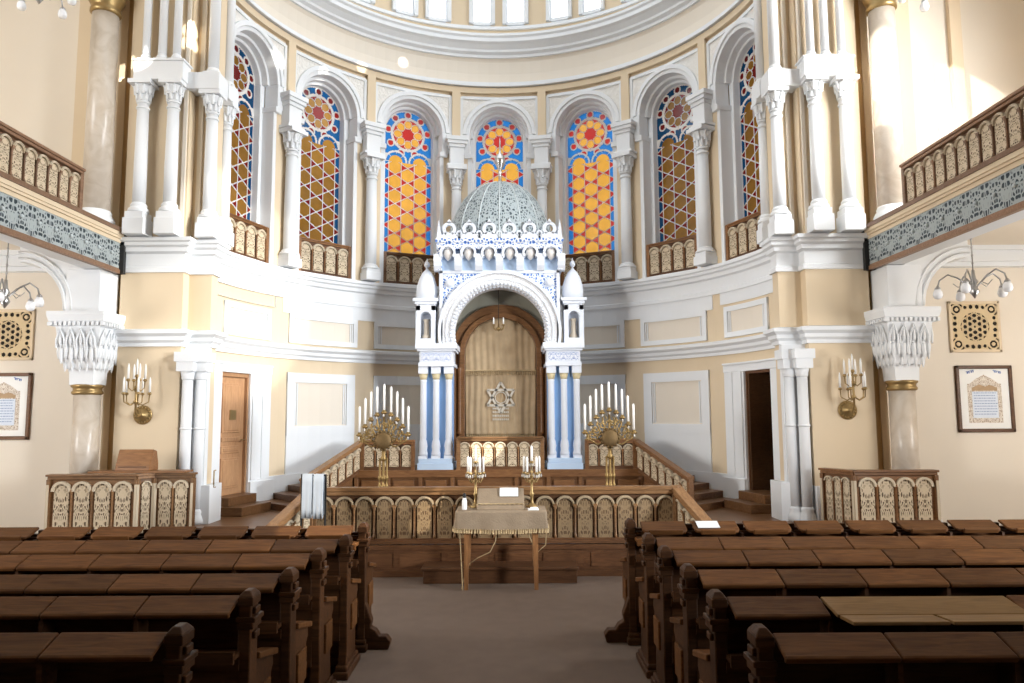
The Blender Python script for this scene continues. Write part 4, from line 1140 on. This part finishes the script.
def tablecandelabra(label, x, y):
    t = thing('table_candelabrum', label, 'candelabrum', (x, y, .972), 0, 'small candelabra on the table')
    m = MB(); m.lathe([(.08, 0), (.085, .015), (.05, .03), (.02, .06), (.018, .14), (.035, .17), (.018, .2), (.016, .38), (.04, .41)], n=14); m.build('stem', OLDGOLD, t)
    m = MB(); tips = [(0, 0, .58)]
    for k in range(5):
        a = 2 * PI * k / 5 + .3; c, s_ = math.cos(a), math.sin(a)
        m.tube([(0, 0, .36), (c * .07, s_ * .07, .32), (c * .10, s_ * .10, .38), (c * .105, s_ * .105, .44)], .009); tips.append((c * .105, s_ * .105, .44))
    m.tube([(0, 0, .38), (0, 0, .58)], .01)
    for p in tips: m.lathe([(.01, p[2] - .02), (.032, p[2]), (.02, p[2] + .02)], (p[0], p[1], 0), 8)
    m.build('arms', OLDGOLD, t)
    for p in tips:
        for q in range(3):
            a = q * PI * 2 / 3 - PI / 2; m = MB(); m.ball((p[0] + .03 * math.cos(a), p[1] + .03 * math.sin(a), p[2] - .035), .012, 6, 2); m.build('crystal_drop', CRYSTAL, t)
    for p in tips:
        m = MB(); m.lathe([(.016, p[2] + .01), (.016, p[2] + .20), (.004, p[2] + .22)], (p[0], p[1], 0), 8); m.build('candle', CANDLE, t)
tablecandelabra('small crystal candelabrum with white candles at the left of the table', TX - .34, 9.74)
tablecandelabra('small crystal candelabrum with white candles at the right of the table', TX + .40, 9.74)
m = MB(); m.tube([(-.05, -.22, .80), (-.07, -.24, .6), (-.14, -.2, .46), (-.3, -.15, .38), (-.42, -.18, .30), (-.5, -.2, .01)], .007, 5); m.tube([(.3, -.2, .78), (.38, -.22, .6), (.45, -.2, .45), (.56, -.22, .55), (.57, -.22, .74)], .007, 5); m.tube([(-.52, -.26, .74), (-.5, -.26, .4), (-.48, -.26, .01)], .007, 5)
o = tag(m.build('power_cord', FRINGE), 'thin pale cords dangling beneath the table', 'cord', None, 'thing'); o.location = (TX, 9.6, 0)

# stand with white cloth by the platform railing
stn = thing('cloth_stand', 'dark metal stand holding white cloths at the left end of the platform', 'stand', (-2.33, 9.75, 0), rad(-12))
m = MB()
for q in (-1, 1):
    m.tube([(q * .17, 0, 0), (q * .17, 0, 1.40)], .013); m.tube([(q * .17, -.18, .012), (q * .17, .18, .012)], .013)
m.tube([(-.18, 0, 1.40), (.18, 0, 1.40)], .013); m.tube([(-.17, 0, .3), (.17, 0, .3)], .01); m.build('frame', DARK, stn)
for k, (xa, xb) in enumerate(((-.15, -.01), (.01, .15))):
    m = MB(); n = 10; P = []
    for j in range(6):
        for i in range(n + 1):
            P.append((xa + (xb - xa) * i / n, -.024 - .008 * math.sin(i * 1.3 + k) * (j / 5), 1.415 - .57 * j / 5))
    for j in range(5, -1, -1):
        for i in range(n + 1): P.append((xa + (xb - xa) * i / n, .024 + .006 * math.sin(i * 1.1 + k), 1.415 - .50 * j / 5))
    b = m.add(P)
    for j in range(11):
        for i in range(n): o_ = b + j * (n + 1) + i; m.face([o_, o_ + 1, o_ + n + 2, o_ + n + 1])
    o = m.build('cloth', TOWEL, stn, smooth=True); s2 = o.modifiers.new('solid', 'SOLIDIFY'); s2.thickness = .008

# ---------------------------------------------------------------- reader stalls in the aisles
def stall(label, segs, z0, h, group, RAILWOOD=RAILWOOD):
    r = thing('reader_stall', label, 'stall', (segs[0][0][0], segs[0][0][1], z0), 0, group)
    ox, oy = segs[0][0]
    for (xa, ya), (xb, yb), n in segs:
        L = math.hypot(xb - xa, yb - ya); an = math.atan2(yb - ya, xb - xa)
        T = Matrix.Translation((xa - ox, ya - oy, 0)) @ Matrix.Rotation(an, 4, 'Z')
        def nb():
            m = MB(); m.T = T.copy(); return m
        m = nb(); m.box(0, L, .01, .05, 0, h - .02); m.build('backboard', RAILWOOD, r)
        m = nb(); m.box(-.03, L + .03, -.06, .10, h - .035, h); m.box(-.01, L + .01, -.04, .08, h - .08, h - .035); m.build('top_rail', RAILWOOD, r, bev=.008)
        for x in (0, L):
            m = nb(); m.box(x - .03, x + .03, -.03, .05, 0, h - .08); m.build('post', RAILWOOD, r, bev=.006)
            m = nb(); m.box(x - .018, x + .018, -.045, -.028, .1, h - .16); m.build('post_strip', ARCHCREAM, r)
        w = (L - .1) / n; ph = h - .12; rr = w * .45; zs = ph - rr; pw = w * .37
        for i in range(n):
            xc = .05 + w * (i + .5)
            m = nb(); m.prism([(xc - pw, .1), (xc + pw, .1)] + [(xc + pw * math.cos(t * PI / 8), zs + pw * math.sin(t * PI / 8)) for t in range(9)], -.012, .012, 'y')
            p = m.build('panel', LATTICE, r)
            ul = p.data.uv_layers.new(name='UVMap'); inv = T.inverted()
            for lp in p.data.loops:
                co = inv @ p.data.vertices[lp.vertex_index].co; ul.data[lp.index].uv = ((co.x - xc + pw) / (2 * pw), (co.z - .1) / (ph - .1))
            m = nb(); m.arch(xc, zs, rr * .82, rr * 1.1, -.04, .012, n=12); m.build('arch', ARCHCREAM, r)
        for i in range(1, n):
            xc = .05 + w * i; m = nb(); m.lathe([(.02, .1), (.02, .14), (.012, .16), (.014, zs - .05), (.025, zs), (.025, zs + .03)], (xc, -.02, 0), 8); m.build('colonnette', RAILWOOD, r)
    return r
stall('light wooden reader stall with lattice arches in front of the left pier', [((-6.82, 11.35), (-5.47, 11.35), 4), ((-5.47, 11.35), (-5.30, 11.55), 1), ((-5.30, 11.55), (-4.70, 11.55), 2)], 0, 1.30, 'reader stalls')
stall('dark wooden reader stall with lattice arches in front of the right pier', [((5.25, 11.85), (5.52, 11.35), 3), ((5.52, 11.35), (6.78, 11.35), 4)], 0, 1.30, 'reader stalls', PANELWOOD)
m = MB(); m.box(-.75, .75, -.05, .28, 0, .03)
o = tag(m.build('stall_shelf', PANELWOOD), 'thin wooden board lying on top of the left reader stall', 'board', None, 'thing'); o.location = (-5.55, 11.5, 1.302)
m = MB(); m.prism([(-.14, 0), (.16, 0), (.16, .10), (.10, .30), (-.02, .33), (-.12, .08)], -.27, .27, 'x'); bk = tag(m.build('desk_rest', PANELWOOD, bev=.01), 'brown wooden book rest standing on the left reader stall', 'book rest', None, 'thing'); bk.location = (-5.63, 11.62, 1.333)
m = MB(); m.box(-.22, .22, -.13, -.11, .05, .07); m.build('lip', DARKWOOD, bk)

# ---------------------------------------------------------------- pictures, grilles, sconces, chandeliers
def picture(label, xc, zc, w, h):
    t = thing('framed_picture', label, 'picture', (xc, 12.45, zc), 0, 'framed prayer prints')
    m = MB(); f_ = .06
    for x0, x1, z0, z1 in ((-w / 2, -w / 2 + f_, -h / 2, h / 2), (w / 2 - f_, w / 2, -h / 2, h / 2), (-w / 2, w / 2, h / 2 - f_, h / 2), (-w / 2, w / 2, -h / 2, -h / 2 + f_)): m.box(x0, x1, -.05, 0, z0, z1)
    m.build('frame', DARKWOOD, t, bev=.012)
    m = MB(); m.box(-w / 2 + .05, w / 2 - .05, -.02, -.005, -h / 2 + .05, h / 2 - .05); pr = m.build('print', PRINT, t)
    m = MB(); a, b = w * .30, h * .36
    m.box(-a, a, -.024, -.018, -b, b * .62); m.prism([(-a * .85, b * .62), (a * .85, b * .62), (a * .55, b * .8), (.0, b * 1.0), (-a * .55, b * .8)], -.024, -.018); m.build('ornamental_border', SEPIA, pr, uvxz=(-a, a, -b, b))
    m = MB(); m.box(-a * .75, a * .75, -.028, -.02, -b * .8, b * .3); m.build('text_panel', TEXTP, pr)
    m = MB(); m.prism([(-a * .75, b * .34), (a * .75, b * .34), (a * .75, b * .46), (a * .3, b * .58), (a * .05, b * .5), (-a * .3, b * .6), (-a * .75, b * .44)], -.028, -.02); m.build('landscape', SEPIAP, pr)
    random.seed(int(abs(xc) * 10))
    for k in range(9):
        m = MB(); z = b * .22 - k * b * .11; x = -a * .66
        while x < a * .62:
            l = random.uniform(.015, .05); m.box(x, x + l, -.0295, -.027, z, z + .016); x += l + .01
        m.build('text_line', INK, pr)
    m = MB()
    for q in (-1, 1):
        for k in range(4):
            x = q * (w * .24) + (k - 1.5) * .035; z = h * .385 - q * (k - 1.5) * .008
            m.box(x - .014, x + .014, -.026, -.018, z + .03, z + .04); m.box(x + .006, x + .014, -.026, -.018, z, z + .04)
            if k % 2: m.box(x - .014, x - .006, -.026, -.018, z, z + .03)
    m.build('heading_letters', INKB, pr)
picture('dark framed print with blue heading letters on the left aisle wall', -8.36, 2.36, .96, 1.13)
picture('brown framed print with ornamental border on the right aisle wall', 8.31, 2.40, .96, 1.13)
def grille(label, xc, zc, w):
    t = thing('wall_grille', label, 'grille', (xc, 12.45, zc), 0, 'square fretwork grilles')
    m = MB(); f_ = .05
    for x0, x1, z0, z1 in ((-w / 2, -w / 2 + f_, -w / 2, w / 2), (w / 2 - f_, w / 2, -w / 2, w / 2), (-w / 2, w / 2, w / 2 - f_, w / 2), (-w / 2, w / 2, -w / 2, -w / 2 + f_)): m.box(x0, x1, -.04, 0, z0, z1)
    m.build('frame', CREAM, t, bev=.01)
    m = MB(); m.box(-w / 2 + .04, w / 2 - .04, -.006, -.001, -w / 2 + .04, w / 2 - .04); m.build('backing', BLACK, t)
    m = MB(); n = 84; c = (w - .08) / n; vid = {}
    for j in range(n):
        for i in range(n):
            x = (i + .5) * c - (w - .08) / 2; z = (j + .5) * c - (w - .08) / 2
            u, v = abs(x) / w * 2, abs(z) / w * 2
            if v > u: u, v = v, u
            r = math.hypot(u, v); an = math.atan2(v, u)
            hole = False
            xx_, zz_ = x / w * 2, z / w * 2
            if r < .60:
                dl = 9
                for k_ in range(3):
                    t_ = xx_ * math.cos(k_ * PI / 3) + zz_ * math.sin(k_ * PI / 3); dl = min(dl, abs((t_ / .19) % 1 - .5) * .19)
                hole = dl > .019 and r < .56
                if r < .1: hole = r < .05
            if u > .42 and v > .42:
                q_ = math.hypot(u - .68, v - .68); hole = .07 < q_ < .15 or (q_ > .21 and q_ < .27 and u + v > 1.25)
            elif u > .66: hole = (math.hypot(u - .78, v - .12) < .085) or (math.hypot(u - .76, v - .34) < .07)
            if u > .9: hole = False
            if hole: continue
            ids = []
            for p, q in ((i, j), (i + 1, j), (i + 1, j + 1), (i, j + 1)):
                if (p, q) not in vid: vid[(p, q)] = m.add([(p * c - (w - .08) / 2, -.025, q * c - (w - .08) / 2)])
                ids.append(vid[(p, q)])
            m.face(ids)
    o = m.build('fretwork', FRETCREAM, t); s2 = o.modifiers.new('solid', 'SOLIDIFY'); s2.thickness = .014; s2.offset = 0
grille('square cream fretwork grille above the left framed print', -8.34, 3.58, .88)
grille('square cream fretwork grille above the right framed print', 8.22, 3.63, .88)
def sconce(label, x, z):
    t = thing('wall_sconce', label, 'wall lamp', (x, 12.2, z), 0, 'brass wall sconces')
    m = MB(); m.T = Matrix.Rotation(PI / 2, 4, 'X'); m.lathe([(.15, 0), (.16, .015), (.14, .03), (.11, .03), (.10, .045), (.05, .05), (.04, .09), (.01, .10)], n=24)
    for k in range(16): a = 2 * PI * k / 16; m.ball((.125 * math.cos(a), .125 * math.sin(a), .035), .016, 6)
    m.build('wall_plate', OLDGOLD, t)
    m = MB(); m.tube([(0, -.08, 0), (0, -.2, -.02), (0, -.26, .06), (0, -.26, .2)], .018, 8); m.lathe([(.02, .18), (.045, .21), (.02, .25), (.018, .42), (.04, .45), (.015, .48), (.012, .62)], (0, -.26, 0), 10)
    tips = []
    for zc, rr, n, tz in ((.22, .20, 5, .34), (.45, .13, 4, .56)):
        for k in range(n):
            a = 2 * PI * k / n + (.3 if n == 5 else .8); c, s_ = math.cos(a) * rr, math.sin(a) * rr
            m.tube([(0, -.26, zc), (c * .5, -.26 + s_ * .5, zc - .06), (c * .95, -.26 + s_ * .95, zc - .01), (c, -.26 + s_, tz)], .010, 6); m.lathe([(.012, tz - .02), (.035, tz), (.02, tz + .03)], (c, -.26 + s_, 0), 8); tips.append((c, -.26 + s_, tz))
    m.lathe([(.012, .60), (.035, .63), (.02, .66)], (0, -.26, 0), 8); tips.append((0, -.26, .64))
    m.build('arms', OLDGOLD, t)
    for p in tips:
        m = MB(); m.lathe([(.018, p[2] + .02), (.018, p[2] + .2), (.012, p[2] + .25), (.003, p[2] + .28)], (p[0], p[1], 0), 8); m.build('candle', CANDLE, t)
sconce('brass wall sconce with two tiers of candles on the left pier', -5.85, 2.20)
sconce('brass wall sconce with two tiers of candles on the right pier', 5.86, 2.22)
def chandelier(label, x, y, zb, drop):
    t = thing('chandelier', label, 'chandelier', (x, y, zb), 0, 'small silver chandeliers')
    m = MB(); m.tube([(0, 0, .3), (0, 0, drop)], .009)
    for k in range(int((drop - .35) / .12)): m.ball((0, 0, .42 + k * .12), .017, 6, 1.5)
    m.lathe([(.07, drop - .04), (.05, drop - .02), (.09, drop)], n=14); m.build('chain', CHROME, t)
    m = MB(); m.lathe([(.004, -.10), (.03, -.06), (.07, 0), (.05, .05), (.03, .09), (.06, .14), (.03, .2), (.02, .32)], n=16); m.build('body', CHROME, t)
    for k in range(5):
        a = 2 * PI * k / 5 + .15; c, s_ = math.cos(a), math.sin(a)
        m = MB(); m.tube([(c * .05, s_ * .05, .08), (c * .2, s_ * .2, .22), (c * .32, s_ * .32, .28), (c * .43, s_ * .43, .20), (c * .46, s_ * .46, .10)], .012, 6); m.tube([(c * .1, s_ * .1, .14), (c * .2, s_ * .2, .08), (c * .26, s_ * .26, .14)], .006, 5); m.lathe([(.015, .12), (.04, .09), (.042, .07)], (c * .46, s_ * .46, 0), 10); ar = m.build('arm', CHROME, t)
        m = MB(); m.lathe([(.036, .075), (.06, .03), (.066, -.02), (.05, -.06), (.015, -.075)], (c * .46, s_ * .46, 0), 14); m.build('bulb', FROST, ar)
    return t
chandelier('silver chandelier with frosted bulbs hanging under the right gallery', 7.02, 10.5, 3.92, 1.08)
chandelier('silver chandelier with frosted bulbs hanging under the left gallery, cut by the frame', -7.08, 10.5, 3.85, 1.15)
chandelier('silver chandelier hanging above the right gallery balustrade', 6.75, 10.5, 8.55, 5.85)
chandelier('silver chandelier hanging above the left gallery balustrade', -6.85, 10.5, 8.5, 5.9)
m = MB(); m.tube([(0, .02, 0), (0, -.05, 0), (0, -.05, .28), (0, .02, .28)], .012, 6); o = tag(m.build('brass_bracket', OLDGOLD), 'small brass bracket on the white plinth of the left pier', 'bracket', None, 'thing'); o.location = (-4.74, 12.5, .98) 

# ---------------------------------------------------------------- pews
def pew(label, side, xe, y, front=False, group='', L=5.2, open_=None):
    t = thing('pew', label, 'pew', (xe, y, 0), 0, group)
    s = side
    def X(a, b): return tuple(sorted((s * a, s * b)))
    x0, x1 = X(.06, L)
    P_ = .545 if not front else .50
    n = int((L - .06) / P_)
    m = MB(); m.box(x0, x1, -.02, .02, .08, 1.075); m.box(x0, x1, -.035, .035, .08, .16)
    m.build('back_panel', PEW, t, bev=.006)
    m = MB(); m.box(x0, x1, -.05, .055, 1.0, 1.05 if front else 1.10); m.build('ridge', PEW, t, bev=.012)
    m = MB(); m.box(x0, x1, .02, .36, .43, .47); m.box(x0, x1, .32, .36, .10, .43); m.build('seat', PEW, t, bev=.008)
    m = MB(); m.box(x0, x1, -.16, -.02, .80, .825); m.box(x0, x1, -.175, -.15, .78, .85); m.build('shelf', PEW, t)
    m = MB(); m.box(x0, x1, -.075, -.05, .30, .78); m.box(x0, x1, -.085, -.05, .72, .78); m.build('front_panel', PEW, t)
    m = MB(); m.box(-.012, .012, -.15, -.02, .825, 1.04); D = m.build('divider', PEW, t)
    lw = P_ - .008
    m = MB()
    if not front:
        th = math.atan2(.06, .165)
        m.T = Matrix.Translation((0, -.17, 1.065)) @ Matrix.Rotation(th, 4, 'X')
        m.box(-lw / 2, lw / 2, 0, .185, -.022, 0); m.box(-lw / 2, lw / 2, -.006, .02, -.032, -.002)
    else:
        th = rad(22); m.T = Matrix.Translation((0, -.20, 1.045)) @ Matrix.Rotation(th, 4, 'X')
        w = .215; m.prism([(-w + .06, 0), (w - .06, 0), (w - .02, .012), (w, .05), (w, .20), (-w, .20), (-w, .05), (-w + .02, .012)], 0, .024, 'z')
        m.box(-w + .05, w - .05, -.012, .012, -.004, .045)
    Ld = m.build('lid', PEWLID, t, bev=.008)
    if front:
        m = MB(); th = rad(14); m.box(-.05, .05, -.02, .03, 1.03, 1.11); BR = m.build('bracket', PEW, t, bev=.006)
        m = MB(); m.box(x0, x1, -.23, -.02, .97, 1.0); m.box(x0, x1, -.24, -.21, .94, 1.005); m.build('ledge', PEWLID, t, bev=.006)
    first = True
    for i in range(n):
        xc = s * (.09 + P_ * (i + .5))
        if open_ and i in open_: continue
        if first: Ld.location = (xc, 0, 0); first = False
        else: inst(Ld, 'lid', t, (xc, 0, 0))
    for i in range(n):
        xc = s * (.09 + P_ * (i + 1))
        if i == 0: D.location = (xc, 0, 0)
        else: inst(D, 'divider', t, (xc, 0, 0))
        if front:
            if i == 0: BR.location = (xc, 0, 0)
            else: inst(BR, 'bracket', t, (xc, 0, 0))
    if open_:
        i0, i1 = min(open_), max(open_)
        xa, xb = X(.09 + P_ * i0, .09 + P_ * (i1 + 1))
        m = MB(); m.T = Matrix.Translation((0, -.22, 1.08)) @ Matrix.Rotation(math.atan2(.04, .21), 4, 'X'); m.box(xa + .01, xb - .01, 0, .23, -.02, .0); o = m.build('opened_lid', PALEWOOD, t, bev=.005)
        xm = (xa + xb) / 2
        for a, b in ((xa + .02, xm - .01), (xm + .01, xb + .06)):
            m = MB(); m.T = Matrix.Translation((0, -.22, 1.078)) @ Matrix.Rotation(rad(-3), 4, 'X'); m.box(a, b, -.17, .0, -.02, 0); m.build('opened_lid', PALEWOOD, t, bev=.005)
    # end post, arm panel, arm rest and foot
    xa, xb = X(0, .075)
    m = MB(); m.prism([(-.075, .06), (-.05, .25), (-.075, .5), (-.075, 1.13), (.055, 1.13), (.055, .5), (.04, .25), (.055, .06)], xa, xb, 'x'); m.build('end_post', PEW, t, bev=.008)
    m = MB(); m.prism([(.05, .06), (.05, .75), (.33, .69), (.38, .67), (.39, .61), (.35, .57), (.35, .46), (.38, .42), (.36, .36), (.31, .30), (.33, .06)], *X(.008, .067), 'x'); m.build('arm_panel', PEW, t, bev=.006)
    m = MB(); xa2, xb2 = X(-.02, .095); m.hexa([(xa2, .05, .745), (xb2, .05, .745), (xb2, .40, .665), (xa2, .40, .665)], [(xa2, .05, .785), (xb2, .05, .785), (xb2, .40, .705), (xa2, .40, .705)]); m.build('arm_rest', PEWLID, t, bev=.008)
    m = MB(); m.box(*X(-.03, .085), -.09, .07, .99, 1.02); m.box(*X(-.018, .08), -.085, .062, .95, .99); m.box(*X(-.012, .08), -.08, .058, 1.08, 1.13)
    xm_ = s * .034
    m.hexa([(xm_ - .046, -.08, 1.13), (xm_ + .046, -.08, 1.13), (xm_ + .046, .06, 1.13), (xm_ - .046, .06, 1.13)], [(xm_ - .02, -.05, 1.165), (xm_ + .02, -.05, 1.165), (xm_ + .02, .03, 1.165), (xm_ - .02, .03, 1.165)])
    for zz in (1.05, .91): m.box(*X(-.022, .0), -.05, .03, zz - .02, zz + .02)
    m.build('post_cap', PEW, t, bev=.006)
    m = MB(); m.box(*X(-.03, .10), -.14, .38, 0, .06); m.box(*X(-.015, .09), -.11, .35, .06, .10); m.build('foot', PEW, t, bev=.012)
    m = MB(); m.box(*X(-.010, .012), .10, .30, .34, .56); m.build('end_moulding', PEWLID, t, bev=.006)
    if front:   # scroll foot towards the aisle
        m = MB()
        f_ = [(-.22, 0), (.06, 0), (.06, .42), (.0, .42), (-.03, .34), (-.06, .26), (-.05, .20), (-.10, .17), (-.13, .12), (-.20, .12), (-.24, .07)]
        m.prism([(s * a, b) for a, b in f_], -.05, .06, 'y'); m.build('scroll_foot', PEW, t, bev=.01)
    return t
ORD = ['frontmost', 'second', 'third', 'fourth', 'fifth']
RX = [(1.405, 7.30), (1.42, 6.43), (1.437, 5.83), (1.454, 5.13), (1.44, 4.39), (1.456, 3.68)]
LX = [(-1.105, 7.13), (-1.115, 6.43), (-1.18, 5.79), (-1.19, 5.08), (-1.246, 4.48), (-1.33, 3.75)]
def plabel(i, side):
    if i == 0: return 'frontmost dark pew with rounded book rests, %s of the aisle' % side
    if i == 5: return 'dark oak pew closest to the camera, %s of the aisle' % side
    e = ', with pale opened boards' if (side == 'right' and i == 4) else ''
    return '%s dark oak pew counted from the front, %s of the aisle%s' % (ORD[i], side, e)
for i in range(6):
    pew(plabel(i, 'right'), 1, RX[i][0], RX[i][1], i == 0, 'pews right of the aisle', open_=(1, 2) if i == 4 else None)
    pew(plabel(i, 'left'), -1, LX[i][0], LX[i][1], i == 0, 'pews left of the aisle')
m = MB(); m.T = Matrix.Rotation(rad(22), 4, 'X'); m.box(-.105, .105, -.05, .07, 0, .006)
o = tag(m.build('paper_sheet', PAPER), 'white paper lying on a book rest of the frontmost right pew', 'paper', None, 'thing'); o.location = (2.17, 7.18, 1.113)
m = MB(); m.T = Matrix.Rotation(rad(25), 4, 'Z'); m.box(-.05, .05, -.03, .03, 0, .02); o = tag(m.build('prayer_booklet', PALEWOOD), 'small pale booklet on the shelf of the nearest left pew', 'book', None, 'thing'); o.location = (-1.92, 3.56, .826)

# ---------------------------------------------------------------- light
w = bpy.data.worlds.new('sky'); S.world = w; w.use_nodes = True
nt = w.node_tree; bg = nt.nodes['Background']
bg.inputs[0].default_value = (0.86, 0.93, 1.0, 1); bg.inputs[1].default_value = 1.45
def area(name, loc, tgt, sx, sy, pw, col):
    l = bpy.data.lights.new(name, 'AREA'); l.shape = 'RECTANGLE'; l.size = sx; l.size_y = sy; l.energy = pw; l.color = col
    o = bpy.data.objects.new(name, l); COL.objects.link(o); o.location = loc
    o.rotation_euler = (Vector(tgt) - Vector(loc)).to_track_quat('-Z', 'Y').to_euler(); return o
def spot(name, loc, tgt, pw, deg, col=(1, .95, .86), blend=.25):
    l = bpy.data.lights.new(name, 'SPOT'); l.energy = pw; l.spot_size = rad(deg); l.spot_blend = blend; l.color = col; l.shadow_soft_size = .02
    o = bpy.data.objects.new(name, l); COL.objects.link(o); o.location = loc
    o.rotation_euler = (Vector(tgt) - Vector(loc)).to_track_quat('-Z', 'Y').to_euler(); return o
area('gallery_window_daylight', (9.6, 7.5, 8.5), (-5, 14.5, 3), 3.0, 3.5, 520, (.95, .98, 1.0)).data.spread = rad(115)
area('gallery_window_daylight', (-9.6, 6.5, 8.5), (8, 13, 6), 3.0, 3.5, 230, (.95, .98, 1.0))  # unseen area lamp added to lift the walls beside the ark
for q_, e_ in ((-1, 100), (1, 190)):  # area lamps added out of view to brighten the opposite piers
    l_ = area('aisle_window_daylight', (q_ * 9.6, 3.0, 3.2), (-q_ * 4.5, 13.5, 3.0), 1.6, 2.2, e_, (1, .97, .93) if q_ < 0 else (.92, .96, 1)); l_.data.spread = rad(70)
area('aisle_window_daylight', (9.7, 8.5, 2.9), (6, 13, 2.6), 1.6, 2.2, 110, (1.0, .97, .93))  # two more lamps added to brighten the walls under the galleries
area('aisle_window_daylight', (-9.7, 8.5, 2.9), (-6, 13, 2.6), 1.6, 2.2, 110, (.97, .98, 1.0))

spot('sun_through_drum_window', (4.5, 3.0, 12.6), (-6.6, 12.38, 7.95), 16000, 1.3)  # narrow spots added inside the hall to throw sun patches high up
spot('sun_through_drum_window', (4.5, 3.0, 12.6), (-6.6, 12.38, 8.2), 16000, 1.2)
spot('sun_through_drum_window', (4.5, 3.0, 12.6), (-5.25, 12.18, 8.72), 16000, 1.3)
spot('sun_through_drum_window', (4.5, 3.0, 12.6), (-5.25, 12.18, 8.95), 16000, 1.2)
spot('sun_through_drum_window', (6.0, 4.0, 12.6), (-4.6, 14.6, 9.55), 9000, 1.6)
spot('sun_through_drum_window', (6.0, 4.0, 12.6), (-3.9, 15.6, 9.72), 9000, 1.0)
spot('sun_through_drum_window', (6.0, 4.0, 12.6), (-3.2, 16.3, 10.2), 9000, 1.0)
spot('sun_through_drum_window', (6.0, 4.0, 12.6), (-2.3, 16.9, 10.65), 9000, 1.0)
spot('sun_through_drum_window', (-6.0, 4.0, 12.6), (7.9, 12.44, 7.6), 14000, 5)
spot('sun_through_drum_window', (-6.0, 4.0, 12.6), (7.6, 12.44, 7.1), 9000, 4)
spot('sun_through_gallery_window', (9.3, 5.0, 7.2), (-4.95, 13.6, 4.6), 4500, 15)  # lower spots added inside the hall in place of real sunbeams
spot('sun_through_gallery_window', (6.0, 3.0, 9.5), (-.2, 15.1, 1.62), 14000, 2.6)
spot('sun_through_gallery_window', (6.0, 5.0, 9.0), (-1.45, 7.05, 1.1), 7000, 4)
spot('sun_through_gallery_window', (6.0, 3.0, 9.5), (-.85, 10.2, .88), 8000, 1.6)

# ---------------------------------------------------------------- camera and view
cam = bpy.data.cameras.new('camera'); cam.sensor_width = 36; cam.lens = 730 / 1024 * 36; cam.clip_end = 200
co = bpy.data.objects.new('camera', cam); COL.objects.link(co); S.camera = co
pit = math.atan(71.5 / 730); rl = rad(.3)
F = Vector((0, math.cos(pit), math.sin(pit))); U = Vector((0, -math.sin(pit), math.cos(pit))); Rv = Vector((1, 0, 0))
R2 = Rv * math.cos(rl) - U * math.sin(rl); U2 = U * math.cos(rl) + Rv * math.sin(rl)
M3 = Matrix((R2, U2, -F)).transposed().to_4x4(); M3.translation = (.29, 0, HC)
co.matrix_world = M3
S.view_settings.view_transform = 'Standard'; S.view_settings.look = 'None'; S.view_settings.gamma = 1; S.view_settings.exposure = 0.68
S.view_settings.use_curve_mapping = False
S.cycles.use_denoising = True
S.cycles.max_bounces = 8; S.cycles.diffuse_bounces = 5
